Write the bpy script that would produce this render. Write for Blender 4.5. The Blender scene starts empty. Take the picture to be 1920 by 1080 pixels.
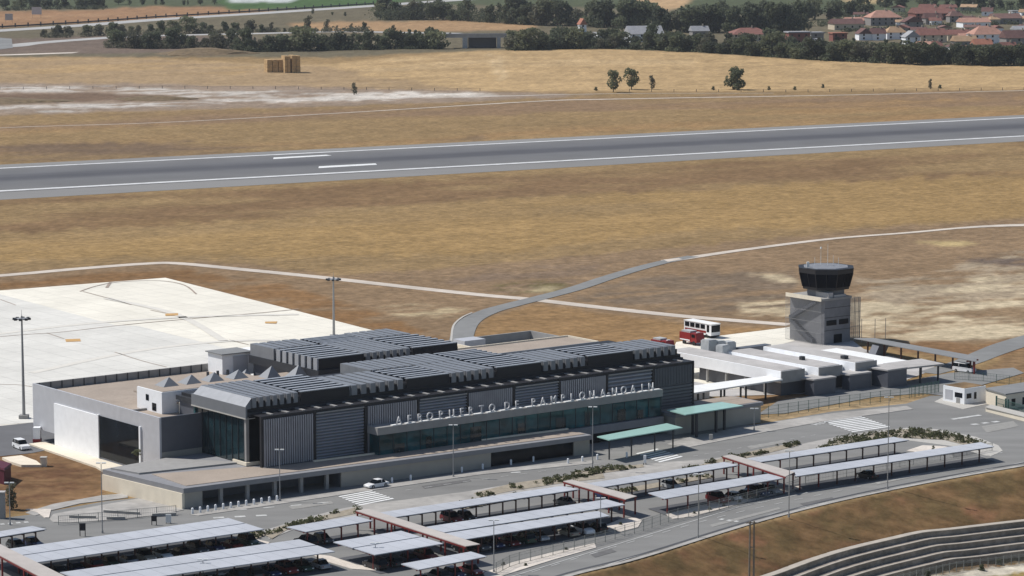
import bpy, bmesh, math, random
import numpy as np
from mathutils import Vector, Matrix
random.seed(7); np.random.seed(7)
SC = bpy.context.scene
COL = SC.collection
R = math.radians

# ------------------------------------------------------------------ camera model (site survey: pixel <-> ground)
F = 5500.0; YH = -208.0; H = 104.0
TH = math.atan((540 - YH) / F); cT, sT = math.cos(TH), math.sin(TH)
def gp(x, y, z=0.0):
    a = (x - 960) / F; b = (540 - y) / F
    d = (a, cT + sT * b, -sT + cT * b); t = (z - H) / d[2]
    return Vector((d[0] * t, d[1] * t, z))
def pr(p):
    z = p[2] - H; w = p[1] * cT - z * sT; v = p[1] * sT + z * cT
    return 960 + F * p[0] / w, 540 - F * v / w
A_ = R(52.3)
U = Vector((math.sin(A_), math.cos(A_), 0)); V = Vector((-math.cos(A_), math.sin(A_), 0)); N = -V; Z = Vector((0, 0, 1))
O = gp(462, 873, 3.6); O.z = 0
def W(u, v, z=0.0): return O + U * u + V * v + Vector((0, 0, z))
def uv(p): d = p - O; return d.dot(U), d.dot(V)
def hz(bx, by, ty):
    p = gp(bx, by); lo, hi = 0, 60
    for _ in range(40):
        m = (lo + hi) / 2
        if pr((p.x, p.y, m))[1] > ty: lo = m
        else: hi = m
    return lo
def qvu(x, y, v):       # u where the pixel's ray meets the plane v = const
    a = (x - 960) / F; b = (540 - y) / F
    d = Vector((a, cT + sT * b, -sT + cT * b)); o = Vector((0, 0, H)) - O
    t = (v - o.dot(V)) / d.dot(V)
    return o.dot(U) + d.dot(U) * t

# ------------------------------------------------------------------ colours and materials
def lin(c): c /= 255.0; return c / 12.92 if c <= .04045 else ((c + .055) / 1.055) ** 2.4
KALB = 0.80
def alb(r, g, b, k=1.0): return tuple(min(.85, lin(x) * KALB * k) for x in (r, g, b))

def galb(r, g, b, k=1.0, d=.15):
    l = .3 * r + .59 * g + .11 * b; return alb(r + (l - r) * d, g + (l - g) * d, b + (l - b) * d, k * .96)

def mat(name, col, rough=.8, noise=.12, scale=1.0, metal=0.0, stretch=None, noise2=0.0, scale2=.05, alpha=1.0, spec=.3, bump=0.0, objrand=0.0, coord='Position', emit=None):
    m = bpy.data.materials.new(name); m.use_nodes = True
    nt = m.node_tree; L = nt.links; b = nt.nodes['Principled BSDF']
    b.inputs['Roughness'].default_value = rough; b.inputs['Metallic'].default_value = metal
    b.inputs['Specular IOR Level'].default_value = spec
    if alpha < 1: b.inputs['Alpha'].default_value = alpha
    geo = nt.nodes.new('ShaderNodeNewGeometry'); src = geo.outputs['Position']
    if stretch:
        mp = nt.nodes.new('ShaderNodeMapping'); mp.vector_type = 'POINT'
        mp.inputs['Rotation'].default_value = (0, 0, -math.atan2(U.y, U.x)); mp.inputs['Scale'].default_value = stretch
        L.new(src, mp.inputs['Vector']); src = mp.outputs['Vector']
    def nz(sc, det=4):
        n = nt.nodes.new('ShaderNodeTexNoise'); n.inputs['Scale'].default_value = sc; n.inputs['Detail'].default_value = det
        L.new(src, n.inputs['Vector']); return n.outputs['Fac']
    def mr(f, lo, hi):
        r = nt.nodes.new('ShaderNodeMapRange'); r.inputs[1].default_value = .3; r.inputs[2].default_value = .7
        r.inputs[3].default_value = lo; r.inputs[4].default_value = hi; L.new(f, r.inputs[0]); return r.outputs[0]
    def mul(a, bb):
        n = nt.nodes.new('ShaderNodeMath'); n.operation = 'MULTIPLY'; L.new(a, n.inputs[0]); L.new(bb, n.inputs[1]); return n.outputs[0]
    f = mr(nz(scale), 1 - noise, 1 + noise)
    if noise2: f = mul(f, mr(nz(scale2, 3), 1 - noise2, 1 + noise2))
    if objrand:
        oi = nt.nodes.new('ShaderNodeObjectInfo'); r = nt.nodes.new('ShaderNodeMapRange')
        r.inputs[3].default_value = 1 - objrand; r.inputs[4].default_value = 1 + objrand; L.new(oi.outputs['Random'], r.inputs[0]); f = mul(f, r.outputs[0])
    vm = nt.nodes.new('ShaderNodeVectorMath'); vm.operation = 'SCALE'; vm.inputs[0].default_value = col[:3]
    L.new(f, vm.inputs['Scale']); L.new(vm.outputs[0], b.inputs['Base Color'])
    if bump:
        bp = nt.nodes.new('ShaderNodeBump'); bp.inputs['Strength'].default_value = bump; bp.inputs['Distance'].default_value = .3
        L.new(nz(scale * 2), bp.inputs['Height']); L.new(bp.outputs[0], b.inputs['Normal'])
    return m

M = {}
M['asphalt'] = mat('asphalt', alb(138, 137, 134), .9, .10, .25, noise2=.12, scale2=.04, stretch=(.35, 1, 1))
M['asphalt_dark'] = mat('asphalt_dark', alb(112, 112, 114), .9, .10, .25, noise2=.08)
M['road_grey'] = mat('road_grey', alb(140, 140, 138), .9, .08, .3, noise2=.1)
M['shoulder'] = mat('runway_shoulder', alb(142, 140, 137), .9, .08, .05, noise2=.10, scale2=.01, stretch=(.1, 1, 1))
M['bay'] = mat('shaded_bay_asphalt', (.085, .088, .096), .9, .12, .5, noise2=.15, scale2=.15)
M['far_road'] = mat('far_road_surface', alb(186, 184, 180), .9, .08, .05)
M['tyre_stain'] = mat('tyre_stain', alb(232, 227, 216), .85, .06, .5)
M['patch'] = mat('asphalt_patch', alb(112, 111, 110), .9, .12, .8)
M['patch_pale'] = mat('pale_asphalt_patch', alb(158, 156, 151), .9, .1, .8)
M['paving'] = mat('paving', alb(178, 174, 168), .85, .10, .6, noise2=.14, scale2=.15)
M['kerb'] = mat('kerb_stone', alb(198, 194, 186), .8, .06, 1)
M['gravel_white'] = mat('white_gravel', alb(226, 216, 204), .95, .10, 2.5, noise2=.12, scale2=.3)
M['paint'] = mat('road_paint', (.74, .74, .72), .6, .08, 1.5, noise2=.1, scale2=.3)
M['paint_edge'] = mat('edge_line_paint', (.60, .60, .59), .7, .15, .3)
M['paint_worn'] = mat('worn_road_paint', (.50, .50, .48), .7, .2, .8)
M['paint_yellow'] = mat('yellow_paint', alb(214, 170, 110), .7, .1, 1)
M['paint_line'] = mat('faded_line_paint', alb(176, 160, 146), .8, .1, .5)
M['track'] = mat('white_track', alb(214, 202, 188), .95, .1, .3, noise2=.12, scale2=.05)
M['soil'] = mat('bed_soil', alb(165, 155, 138), .95, .22, 1.2)
M['gravel_roof'] = mat('gravel_roof', alb(176, 162, 148), .95, .10, 3, noise2=.08, scale2=.2)
M['roof_grey'] = mat('grey_roof', alb(142, 143, 143), .8, .07, .8, noise2=.08, scale2=.15)
M['conc_light'] = mat('cream_concrete', alb(246, 234, 212), .8, .05, .6, noise2=.05)
M['conc_beige'] = mat('beige_wall', (.36, .34, .30), .85, .05, .6, noise2=.05)
M['conc_grey'] = mat('grey_concrete', alb(165, 163, 160), .85, .07, .8, noise2=.06)
M['white_wall'] = mat('white_wall', (.85, .86, .87), .7, .04, .8)
M['white_roof'] = mat('white_roof', (.78, .78, .76), .7, .05, .5, noise2=.05, scale2=.1)
M['pale_roof'] = mat('pale_roof', alb(194, 190, 186), .85, .08, .5, noise2=.12, scale2=.12)
M['clad'] = mat('metal_cladding', (.50, .505, .53), .5, .05, .7, metal=.15)
M['clad_dark'] = mat('dark_cladding', (.115, .122, .142), .45, .06, .8, metal=.2)
M['zinc'] = mat('zinc_rib', (.235, .245, .262), .45, .08, .8, metal=.25)
M['zinc_lit'] = mat('lit_zinc_slat', (.36, .375, .40), .45, .08, .8, metal=.25)  # zinc brightened to paint the sunlit tops of the u ribs
M['zinc_dark'] = mat('dark_zinc', (.045, .048, .055), .5, .1, .8, metal=.2)
M['black'] = mat('black_metal', (.022, .022, .026), .5, .1, 1)
M['screen_rib'] = mat('ribbed_screen', (.33, .33, .355), .5, .05, .6, metal=.2, noise2=.06, scale2=.3)
M['slat'] = mat('lit_louvre_slat', (.42, .44, .49), .45, .06, .6, metal=.2)
M['screen_louvre'] = mat('louvre_screen', (.11, .12, .145), .45, .06, .6, metal=.2)
M['fascia'] = mat('grey_fascia', (.19, .20, .215), .5, .05, .6, metal=.2)
M['slab_grey'] = mat('slab_edge', (.24, .24, .25), .7, .06, .6)
M['glass'] = mat('dark_glass', (.012, .028, .034), .06, .35, .5, spec=.6, noise2=.3, scale2=.2)
M['glass_teal'] = mat('teal_glass', (.012, .060, .070), .05, .6, .35, spec=.34, noise2=.5, scale2=.12)
M['glass_black'] = mat('black_glass', (.006, .009, .013), .06, .3, .5, spec=.12, noise2=.4, scale2=.3)
M['cab_glass'] = mat('cab_glass', (.003, .004, .008), .2, .3, .4, spec=.03)
M['tower_deck'] = mat('cab_roof_deck', (.20, .21, .23), .7, .15, 1.2)
M['tower_grey'] = mat('tower_concrete', (.20, .20, .21), .85, .08, .8, noise2=.08, scale2=.3)
M['canopy_teal'] = mat('teal_canopy_glass', alb(168, 206, 196), .35, .05, .6)
M['steel'] = mat('galvanised_steel', (.33, .33, .33), .5, .08, 2, metal=.3)
M['letter'] = mat('letter_white', (.54, .54, .55), .5, .03, 1)
M['pv_roof'] = mat('carport_sheet', alb(199, 202, 208), .55, .04, .5, metal=.1, noise2=.09, scale2=.12)
M['walk_roof'] = mat('walkway_roof', alb(198, 190, 183), .8, .06, .5, noise2=.05)
M['red_steel'] = mat('red_steel', (.17, .022, .02), .5, .15, 1)
M['brown_steel'] = mat('brown_steel', (.06, .022, .018), .5, .15, 1)
M['red_paint'] = mat('red_vehicle_paint', (.24, .02, .022), .35, .06, 1)
M['maroon'] = mat('maroon_sheet', (.09, .015, .03), .6, .1, 1)
M['tyre'] = mat('tyre', (.02, .02, .02), .9, .1, 3)
M['wood'] = mat('timber_pole', (.20, .17, .14), .9, .15, 2)
M['terrace'] = mat('terrace_wall', alb(158, 148, 137), .95, .26, .9, noise2=.22, scale2=.2)
M['terrace_cap'] = mat('terrace_cap', alb(190, 181, 168), .9, .1, .7)
M['straw'] = mat('straw', galb(204, 166, 112), .95, .16, .8, noise2=.14, scale2=.35)
M['fence'] = mat('fence_wire', (.20, .21, .20), .7, .1, 1)
M['fence_green'] = mat('green_fence', (.05, .10, .085), .7, .1, 1)
M['leaf'] = mat('shrub_leaf', (.105, .112, .055), .8, .5, .9, objrand=.15)
M['bark'] = mat('bark', (.10, .08, .06), .9, .2, 2)
M['lamp'] = mat('lamp_head', (.75, .75, .72), .4, .05, 1)
M['far_wall'] = mat('far_wall', (.62, .60, .56), .85, .06, .3)
M['plant_grey'] = mat('plant_unit', (.42, .43, .43), .6, .12, 1.2)
M['weeds'] = mat('dry_weeds', galb(136, 108, 72), .95, .35, .25, noise2=.25, scale2=.1)

# ------------------------------------------------------------------ mesh collector
class MB:
    def __init__(s): s.v = []; s.f = []; s.m = []; s.cur = 0
    def add(s, vs, fs):
        n = len(s.v); s.v += [Vector(p) for p in vs]; s.f += [tuple(i + n for i in f) for f in fs]; s.m += [s.cur] * len(fs); return s
    def hexa(s, b, t):
        b = list(b); t = list(t); n = len(b)
        ar = sum((b[i].x * b[(i + 1) % n].y - b[(i + 1) % n].x * b[i].y) for i in range(n))
        if ar < 0: b.reverse(); t.reverse()
        fs = [tuple(range(n - 1, -1, -1)), tuple(range(n, 2 * n))] + [(i, (i + 1) % n, n + (i + 1) % n, n + i) for i in range(n)]
        return s.add(b + t, fs)
    def prism(s, poly, z0, z1):
        return s.hexa([Vector((p[0], p[1], z0)) for p in poly], [Vector((p[0], p[1], z1)) for p in poly])
    def ub(s, u0, u1, v0, v1, z0, z1): return s.prism([W(u0, v0), W(u1, v0), W(u1, v1), W(u0, v1)], z0, z1)
    def up(s, pts, z0, z1): return s.prism([W(*p) for p in pts], z0, z1)
    def box(s, cx, cy, cz, sx, sy, sz):
        x0, x1, y0, y1 = cx - sx / 2, cx + sx / 2, cy - sy / 2, cy + sy / 2
        return s.prism([(x0, y0), (x1, y0), (x1, y1), (x0, y1)], cz - sz / 2, cz + sz / 2)
    def bar(s, p, q, w, h=None):
        p = Vector(p); q = Vector(q); h = h or w; d = (q - p).normalized()
        side = d.cross(Z) if abs(d.z) < .95 else Vector(U); side.normalize(); up = side.cross(d).normalized()
        c = [side * (a * w / 2) + up * (b * h / 2) for a, b in ((-1, -1), (1, -1), (1, 1), (-1, 1))]
        return s.add([p + k for k in c] + [q + k for k in c], [(3, 2, 1, 0), (4, 5, 6, 7)] + [(i, (i + 1) % 4, 4 + (i + 1) % 4, 4 + i) for i in range(4)])
    def tube(s, p, q, r0, r1=None, n=8):
        p = Vector(p); q = Vector(q); r1 = r0 if r1 is None else r1; d = (q - p).normalized()
        a = d.cross(Vector((.3, .9, .1)) if abs(d.z) > .9 else Z).normalized(); b = d.cross(a)
        vs = [p + (a * math.cos(2 * math.pi * i / n) + b * math.sin(2 * math.pi * i / n)) * r0 for i in range(n)]
        vs += [q + (a * math.cos(2 * math.pi * i / n) + b * math.sin(2 * math.pi * i / n)) * r1 for i in range(n)]
        return s.add(vs, [tuple(range(n - 1, -1, -1)), tuple(range(n, 2 * n))] + [(i, (i + 1) % n, n + (i + 1) % n, n + i) for i in range(n)])
    def face(s, pts): return s.add(pts, [tuple(range(len(pts)))])
    def build(s, name, m, parent=None, loc=None):
        loc = Vector(loc) if loc is not None else (Vector(parent['_o']) if parent is not None and '_o' in parent else Vector((0, 0, 0)))
        me = bpy.data.meshes.new(name); me.from_pydata([tuple(p - loc) for p in s.v], [], s.f)
        for k in (m if isinstance(m, (list, tuple)) else [m]): me.materials.append(k)
        if any(s.m): me.polygons.foreach_set('material_index', s.m)
        me.update(); o = bpy.data.objects.new(name, me); COL.objects.link(o)
        if parent is not None: o.parent = parent
        else: o.location = loc
        return o

def tag(o, label=None, cat=None, group=None, kind=None):
    if label: o['label'] = label
    if cat: o['category'] = cat
    if group: o['group'] = group
    if kind: o['kind'] = kind
    return o
def thing(name, loc, label, cat, group=None, rz=0.0):
    o = bpy.data.objects.new(name, None); COL.objects.link(o); o.location = loc; o.rotation_euler = (0, 0, rz)
    o['_o'] = tuple(loc); o.empty_display_size = .5
    return tag(o, label, cat, group)
def part(b, name, m, parent, label=None):
    o = b.build(name, M[m] if isinstance(m, str) else m, parent)
    if label: o['label'] = label
    return o
def sub(b, name, m, parent, root):        # a sub-part: parent is a part whose origin is the root's
    o = b.build(name, M[m] if isinstance(m, str) else m, None, loc=Vector(root['_o'])); o.location = (0, 0, 0); o.parent = parent
    return o
def copy_tree(o, parent=None):
    c = o.copy(); COL.objects.link(c)
    if parent is not None: c.parent = parent
    for ch in list(o.children): copy_tree(ch, c)
    return c

# ------------------------------------------------------------------ numpy noise
def vnoise(x, y, seed=0):
    xi = np.floor(x).astype(np.int64); yi = np.floor(y).astype(np.int64); fx = x - xi; fy = y - yi
    fx = fx * fx * (3 - 2 * fx); fy = fy * fy * (3 - 2 * fy)
    def h(a, b):
        n = (a * 374761393 + b * 668265263 + seed * 974711) & 0xffffffff
        n = ((n ^ (n >> 13)) * 1274126177) & 0xffffffff
        return ((n ^ (n >> 16)) & 0xffff) / 65535.0
    return (h(xi, yi) * (1 - fx) + h(xi + 1, yi) * fx) * (1 - fy) + (h(xi, yi + 1) * (1 - fx) + h(xi + 1, yi + 1) * fx) * fy
def fbm(x, y, seed=0, o=4):
    s = 0; a = .5; t = 0
    for i in range(o): s = s + a * vnoise(x * 2 ** i, y * 2 ** i, seed + i); t += a; a *= .55
    return s / t
def inpoly(px, py, poly):
    c = np.zeros(px.shape, bool); n = len(poly); j = n - 1
    for i in range(n):
        xi, yi = poly[i]; xj, yj = poly[j]
        if yi != yj:
            k = ((yi > py) != (yj > py)) & (px < (xj - xi) * (py - yi) / (yj - yi) + xi); c ^= k
        j = i
    return c

# ------------------------------------------------------------------ terrain profile beyond the access road
EDGE = [gp(x, y + 5.5) for x, y in ((500, 1255), (760, 1175), (1040, 1082), (1200, 1041), (1430, 971), (1640, 920), (1920, 869), (2300, 812), (2700, 755))]
EX = [p.x for p in EDGE]; EY = [p.y for p in EDGE]
def dist_edge(X, Y): return (np.interp(X, EX, EY) - Y) * .70
TOPPX = ((1150, 1182), (1300, 1124), (1430, 1080), (1560, 1035), (1700, 1001), (1780, 991), (1920, 975), (2050, 962), (2300, 940))
SL = .27
def march(px, py, dmax=999.):
    a = (px - 960) / F; b = (540 - py) / F; d = Vector((a, cT + sT * b, -sT + cT * b)); lo, hi = 300., 900.
    for _ in range(60):
        m = (lo + hi) / 2; X, Y, z = d.x * m, d.y * m, H + d.z * m
        dd = max(0., float(dist_edge(X, Y)) - .6); hgt = -SL * min(dd, dmax)
        if z > hgt: lo = m
        else: hi = m
    return Vector((X, Y, z))
TOP = [march(x, y) for x, y in TOPPX]
TX = [p.x for p in TOP]; TD = [float(dist_edge(p.x, p.y)) - .6 for p in TOP]
NST, STW, STH = 5, 1.75, .82
def height(X, Y):
    d = np.maximum(0, dist_edge(X, Y) - .6); dt = np.interp(X, TX, TD)
    e = np.clip(d - dt, 0, NST * STW * .92)
    return -SL * np.minimum(d, dt) - e * (STH / STW) * 1.12 - np.where(d > dt, .3, 0)

# ------------------------------------------------------------------ ground
def build_ground():
    xs = np.arange(-560, 2481, 7.0)
    ys = np.concatenate([np.arange(-172, -20, 8), np.arange(-20, 220, 2.0), np.arange(220, 660, 3.0), np.arange(660, 1300, 4.0), np.arange(1300, 1700, 20)])
    PX, PY = np.meshgrid(xs, ys)
    a = (PX - 960) / F; b = (540 - PY) / F; t = -H / (-sT + cT * b); X = a * t; Y = (cT + sT * b) * t
    ang = math.atan2(U.y, U.x) - R(8)
    S = X * math.cos(ang) + Y * math.sin(ang); T = -X * math.sin(ang) + Y * math.cos(ang)
    col = np.zeros(PX.shape + (3,)); col[:] = galb(160, 130, 86)
    def paint(poly, rgb, jx=14, jy=2.0, seed=1, mottle=0.0, k=1.0, sc=60.):
        qx = PX + (fbm(PX / 37., PY / 9., seed) - .5) * 4 * jx; qy = PY + (fbm(PX / 29., PY / 7., seed + 9) - .5) * 4 * jy
        m = inpoly(qx, qy, poly).astype(float)
        for _ in range(1): m = (m + np.roll(m, 1, 0) + np.roll(m, -1, 0) + np.roll(m, 1, 1) + np.roll(m, -1, 1)) / 5
        if mottle: m = m * np.clip((fbm(S / sc, T / (sc * .35), seed + 20) - .5) * 5 + (1 - mottle), 0, 1)
        col[:] = col * (1 - m[..., None]) + np.array(galb(*rgb, k=k)) * m[..., None]
    X0, X1 = -600, 2600
    paint([(X0, -300), (X1, -300), (X1, 128), (1920, 124), (1500, 116), (1100, 99), (900, 103), (620, 112), (300, 108), (X0, 108)], (118, 108, 84), seed=2)
    paint([(X0, -300), (X1, -300), (X1, 30), (1500, 25), (700, 4), (420, 14), (X0, 20)], (88, 96, 66), seed=3)
    paint([(X0, 22), (0, 21), (160, 20), (270, 12), (420, 13), (520, 21), (300, 36), (0, 52), (X0, 70)], (168, 126, 88), 8, 1, seed=4)
    paint([(X0, 30), (0, 29), (200, 24), (330, 22), (200, 30), (0, 36), (X0, 40)], (180, 138, 98), 8, 1, seed=41, mottle=.5)
    paint([(400, 2), (560, -20), (800, -20), (740, 8), (600, 14), (430, 19)], (78, 108, 58), 6, 1, seed=5)
    paint([(420, -6), (500, -9), (560, -4), (550, 4), (430, 5)], (205, 210, 205), 6, .6, seed=6)
    paint([(540, 42), (700, 40), (840, 38), (1010, 47), (1000, 57), (760, 60), (560, 58)], (180, 142, 100), 10, 1.2, seed=7)
    paint([(1160, -30), (1300, -40), (1290, 12), (1220, 24), (1190, 10)], (200, 162, 116), 5, 1, seed=8)
    paint([(1560, -20), (1680, -14), (1650, 8), (1580, 4)], (180, 155, 108), 5, 1, seed=81)
    paint([(X0, 72), (60, 72), (260, 64), (480, 70), (480, 98), (X0, 106)], (126, 108, 94), 10, 1.5, seed=9)
    paint([(X0, 108), (250, 110), (400, 117), (480, 121), (620, 123), (760, 112), (900, 104), (1100, 99.5), (1300, 105), (1500, 116), (1920, 123.5), (X1, 126), (X1, 170), (1920, 167), (1400, 171), (1000, 172), (600, 165), (0, 155), (X0, 152)], (198, 163, 112), 4, .5, seed=10)
    paint([(X0, 108), (250, 110), (480, 122), (640, 128), (700, 145), (900, 168), (600, 166), (0, 155), (X0, 152)], (176, 146, 106), 20, 2, seed=11)
    paint([(X0, 108), (300, 110), (540, 126), (440, 142), (0, 138), (X0, 130)], (186, 152, 104), 20, 2, seed=12, mottle=.6)
    paint([(640, 130), (760, 116), (1000, 112), (1300, 118), (1300, 126), (900, 128), (700, 136)], (206, 172, 122), 20, 1.5, seed=13, mottle=.5)
    for k in range(8):
        y0 = 112 + k * 6.5; paint([(560 + k * 20, y0 + 8), (900, y0 - 1), (1200, y0 - 2.5), (1500, y0 + 5), (1950, y0 + 14), (2600, y0 + 18), (2600, y0 + 19.5), (1950, y0 + 15.5), (1500, y0 + 6.5), (1200, y0 - 1), (900, y0 + .6), (560 + k * 20, y0 + 9.6)], (172, 141, 96), 10, .5, seed=300 + k, mottle=.2, sc=80)
    for dx in (0, 14): paint([(914 + dx, 108), (920 + dx, 124), (936 + dx, 150), (940 + dx, 150), (925 + dx, 124), (919 + dx, 108)], (214, 184, 138), 3, .5, seed=320)
    paint([(X0, 153), (300, 157), (640, 165), (950, 172), (1100, 178), (900, 190), (600, 200), (300, 207), (0, 217), (X0, 226)], (160, 138, 116), 14, 1.5, seed=14)
    paint([(X0, 155), (200, 162), (400, 170), (640, 172), (930, 175), (930, 180), (780, 184), (640, 190), (420, 196), (380, 188), (300, 178), (180, 174), (0, 172), (X0, 172)], (208, 198, 185), 16, 1.6, seed=15, mottle=.42, sc=26)
    paint([(620, 176), (760, 172), (930, 176), (760, 183), (640, 189), (500, 193)], (222, 212, 198), 12, 1.4, seed=16, mottle=.15, sc=14)
    paint([(X0, 200), (0, 199), (250, 193), (450, 190), (600, 188), (420, 195), (200, 203), (0, 206), (X0, 206)], (212, 203, 192), 12, 1.2, seed=161, mottle=.3, sc=30)
    paint([(X0, 212), (0, 210), (200, 206), (60, 214), (X0, 220)], (205, 196, 184), 12, 1., seed=162, mottle=.3, sc=30)
    paint([(0, 176), (150, 173), (300, 180), (330, 187), (150, 190), (0, 194), (X0, 196), (X0, 178)], (128, 103, 82), 12, 1.5, seed=17)
    paint([(X0, 236), (600, 204), (1000, 186), (1200, 182), (1920, 170), (X1, 160), (X1, 190), (1920, 200), (1200, 205), (700, 226), (X0, 262)], (150, 120, 88), 20, 2, seed=18, mottle=.4, sc=120)
    paint([(X0, 250), (600, 228), (1300, 196), (X1, 170), (X1, 200), (1300, 240), (600, 276), (X0, 300)], (166, 130, 84), 20, 3, seed=19, mottle=.5, sc=140)
    paint([(X0, 275), (300, 268), (900, 250), (900, 262), (300, 300), (X0, 312)], (128, 104, 80), 20, 3, seed=191, mottle=.45, sc=90)
    paint([(X0, 380), (300, 362), (700, 345), (1100, 318), (1500, 296), (1920, 270), (X1, 240), (X1, 330), (1500, 345), (1000, 375), (500, 410), (X0, 470)], (140, 109, 74), 30, 6, seed=20, mottle=.5, sc=90)
    paint([(X0, 430), (500, 410), (1100, 365), (X1, 290), (X1, 400), (1300, 430), (900, 480), (300, 480), (X0, 500)], (170, 136, 84), 30, 6, seed=21, mottle=.35, sc=200)
    paint([(X0, 530), (0, 512), (320, 489), (500, 500), (640, 517), (800, 504), (1000, 488), (1180, 471), (1400, 452), (1600, 430), (1920, 411), (X1, 390), (X1, 660), (1450, 640), (1000, 640), (700, 640), (320, 540), (0, 560), (X0, 580)], (150, 122, 90), 14, 3, seed=22)
    paint([(X0, 548), (0, 526), (320, 502), (560, 540), (740, 600), (880, 650), (640, 640), (320, 530), (0, 560), (X0, 580)], (146, 108, 68), 12, 3, seed=23, mottle=.2, sc=25)
    paint([(880, 640), (900, 600), (1000, 570), (1280, 605), (1480, 615), (1450, 660), (880, 680)], (160, 124, 80), 10, 3, seed=24)
    paint([(1080, 560), (1200, 520), (1480, 500), (1500, 560), (1480, 585), (1200, 575)], (132, 112, 90), 20, 6, seed=25, mottle=.15, sc=20)
    paint([(820, 530), (960, 500), (1150, 490), (1100, 520), (1000, 545), (860, 545)], (138, 114, 90), 20, 5, seed=26, mottle=.3, sc=25)
    paint([(930, 534), (1000, 528), (1070, 531), (1060, 545), (960, 552), (930, 546)], (112, 100, 62), 10, 2, seed=27, mottle=.2, sc=10)
    paint([(960, 543), (1010, 538), (1060, 537), (1040, 549), (970, 553)], (178, 160, 120), 10, 2, seed=28, mottle=.1, sc=12)
    paint([(700, 575), (800, 570), (880, 582), (860, 595), (760, 596)], (184, 162, 124), 12, 3, seed=29, mottle=.5, sc=12)
    paint([(1380, 590), (1400, 560), (1490, 560), (1500, 620), (1450, 605)], (206, 184, 146), 14, 4, seed=30, mottle=.35, sc=14)
    paint([(1410, 512), (1480, 515), (1500, 535), (1450, 528)], (196, 176, 140), 10, 2, seed=31, mottle=.3, sc=12)
    paint([(1590, 560), (1640, 545), (1760, 530), (1920, 515), (2300, 500), (2300, 650), (1920, 632), (1800, 640), (1690, 645), (1590, 630)], (208, 188, 152), 20, 5, seed=32, mottle=.12, sc=22)
    paint([(1590, 515), (1700, 525), (1920, 470), (2200, 470), (2200, 560), (1920, 560), (1700, 570), (1600, 560)], (172, 152, 124), 20, 6, seed=33, mottle=.4, sc=16)
    paint([(1600, 585), (2000, 570), (2000, 600), (1700, 612)], (150, 124, 92), 24, 6, seed=34, mottle=.6, sc=14)
    paint([(1800, 488), (1920, 475), (2100, 470), (2100, 500), (1900, 502)], (112, 96, 84), 14, 4, seed=35, mottle=.2, sc=20)
    paint([(1720, 455), (1790, 450), (1830, 456), (1770, 462)], (196, 170, 115), 10, 2, seed=36)
    paint([(1640, 640), (1740, 640), (1840, 645), (1920, 632), (2200, 600), (2200, 640), (1920, 660), (1830, 678), (1700, 660)], (146, 110, 74), 10, 3, seed=37)
    paint([(1840, 690), (1920, 655), (2200, 620), (2200, 760), (1920, 712), (1840, 705)], (150, 118, 82), 8, 3, seed=38)
    paint([(1380, 740), (1460, 730), (1640, 712), (1700, 720), (1480, 752), (1400, 765)], (150, 118, 84), 6, 2, seed=39)
    paint([(1420, 785), (1560, 762), (1700, 746), (1790, 752), (1760, 775), (1690, 765), (1560, 775), (1430, 795)], (186, 158, 116), 6, 2, seed=40)
    paint([(-400, 856), (0, 852), (110, 846), (196, 878), (200, 926), (120, 945), (50, 958), (-400, 990)], (138, 104, 70), 6, 2.5, seed=42)
    paint([(-400, 870), (0, 866), (120, 868), (180, 890), (150, 920), (40, 940), (-400, 960)], (118, 84, 58), 10, 4, seed=43, mottle=.45, sc=7)
    d = dist_edge(X, Y); dt = np.interp(X, TX, TD) + .6
    m = np.clip((d - .8) / .6, 0, 1)
    e1 = np.array(galb(134, 102, 66)); e2 = np.array(galb(114, 92, 58)); e3 = np.array(galb(150, 104, 72))
    n1 = np.clip((fbm(X / 3.5, Y / 5, 50) - .5) * 4 + .5, 0, 1)[..., None]; n2 = np.clip((fbm(X / 5, Y / 6, 51) - .58) * 5, 0, 1)[..., None]
    ec = (e1 * n1 + e2 * (1 - n1)) * (1 - n2) + e3 * n2
    col[:] = col * (1 - m[..., None]) + ec * m[..., None]
    b0 = dt + NST * STW
    m = np.clip((d - b0 + .3) / .4, 0, 1); rub = np.array(alb(205, 196, 178)); gr = np.array(alb(176, 152, 100)); g2 = np.array(alb(128, 118, 66))
    n3 = np.clip((fbm(X / 2, Y / 2.5, 52) - .5) * 4 + .5, 0, 1)[..., None]
    far = np.clip((d - b0 - 3.6) / .8 + (n3[..., 0] - .5), 0, 1)[..., None]
    bc = rub * (1 - far) + (gr * n3 + g2 * (1 - n3)) * far
    col[:] = col * (1 - m[..., None]) + bc * m[..., None]
    big = .90 + .20 * fbm(S / 160, T / 28, 60); mid = .88 + .24 * fbm(S / 26, T / 9, 61); fine = .74 + .52 * fbm(S / 5.5, T / 3.2, 62)
    col *= (big * mid * fine)[..., None]
    zz = height(X, Y) + np.where(d > 1.5, (fbm(X / 2.2, Y / 2.2, 70) - .5) * .5, 0)
    hum = np.exp(-(((PX - 1050) / 520) ** 2 + ((PY - 108) / 22) ** 2)) * 3.0; zz = zz + np.where(PY < 168, hum, 0) * np.clip((168 - PY) / 20, 0, 1)
    ny, nx = PX.shape; verts = np.stack([X, Y, zz], -1).reshape(-1, 3)
    idx = np.arange(nx * ny).reshape(ny, nx)
    faces = np.stack([idx[1:, :-1], idx[1:, 1:], idx[:-1, 1:], idx[:-1, :-1]], -1).reshape(-1, 4)
    me = bpy.data.meshes.new('ground'); me.from_pydata(verts.tolist(), [], faces.tolist())
    at = me.color_attributes.new('soil', 'FLOAT_COLOR', 'POINT')
    rgba = np.concatenate([col.reshape(-1, 3), np.ones((nx * ny, 1))], 1).astype(np.float32)
    at.data.foreach_set('color', rgba.ravel())
    me.polygons.foreach_set('use_smooth', [True] * len(me.polygons)); me.update()
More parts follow.
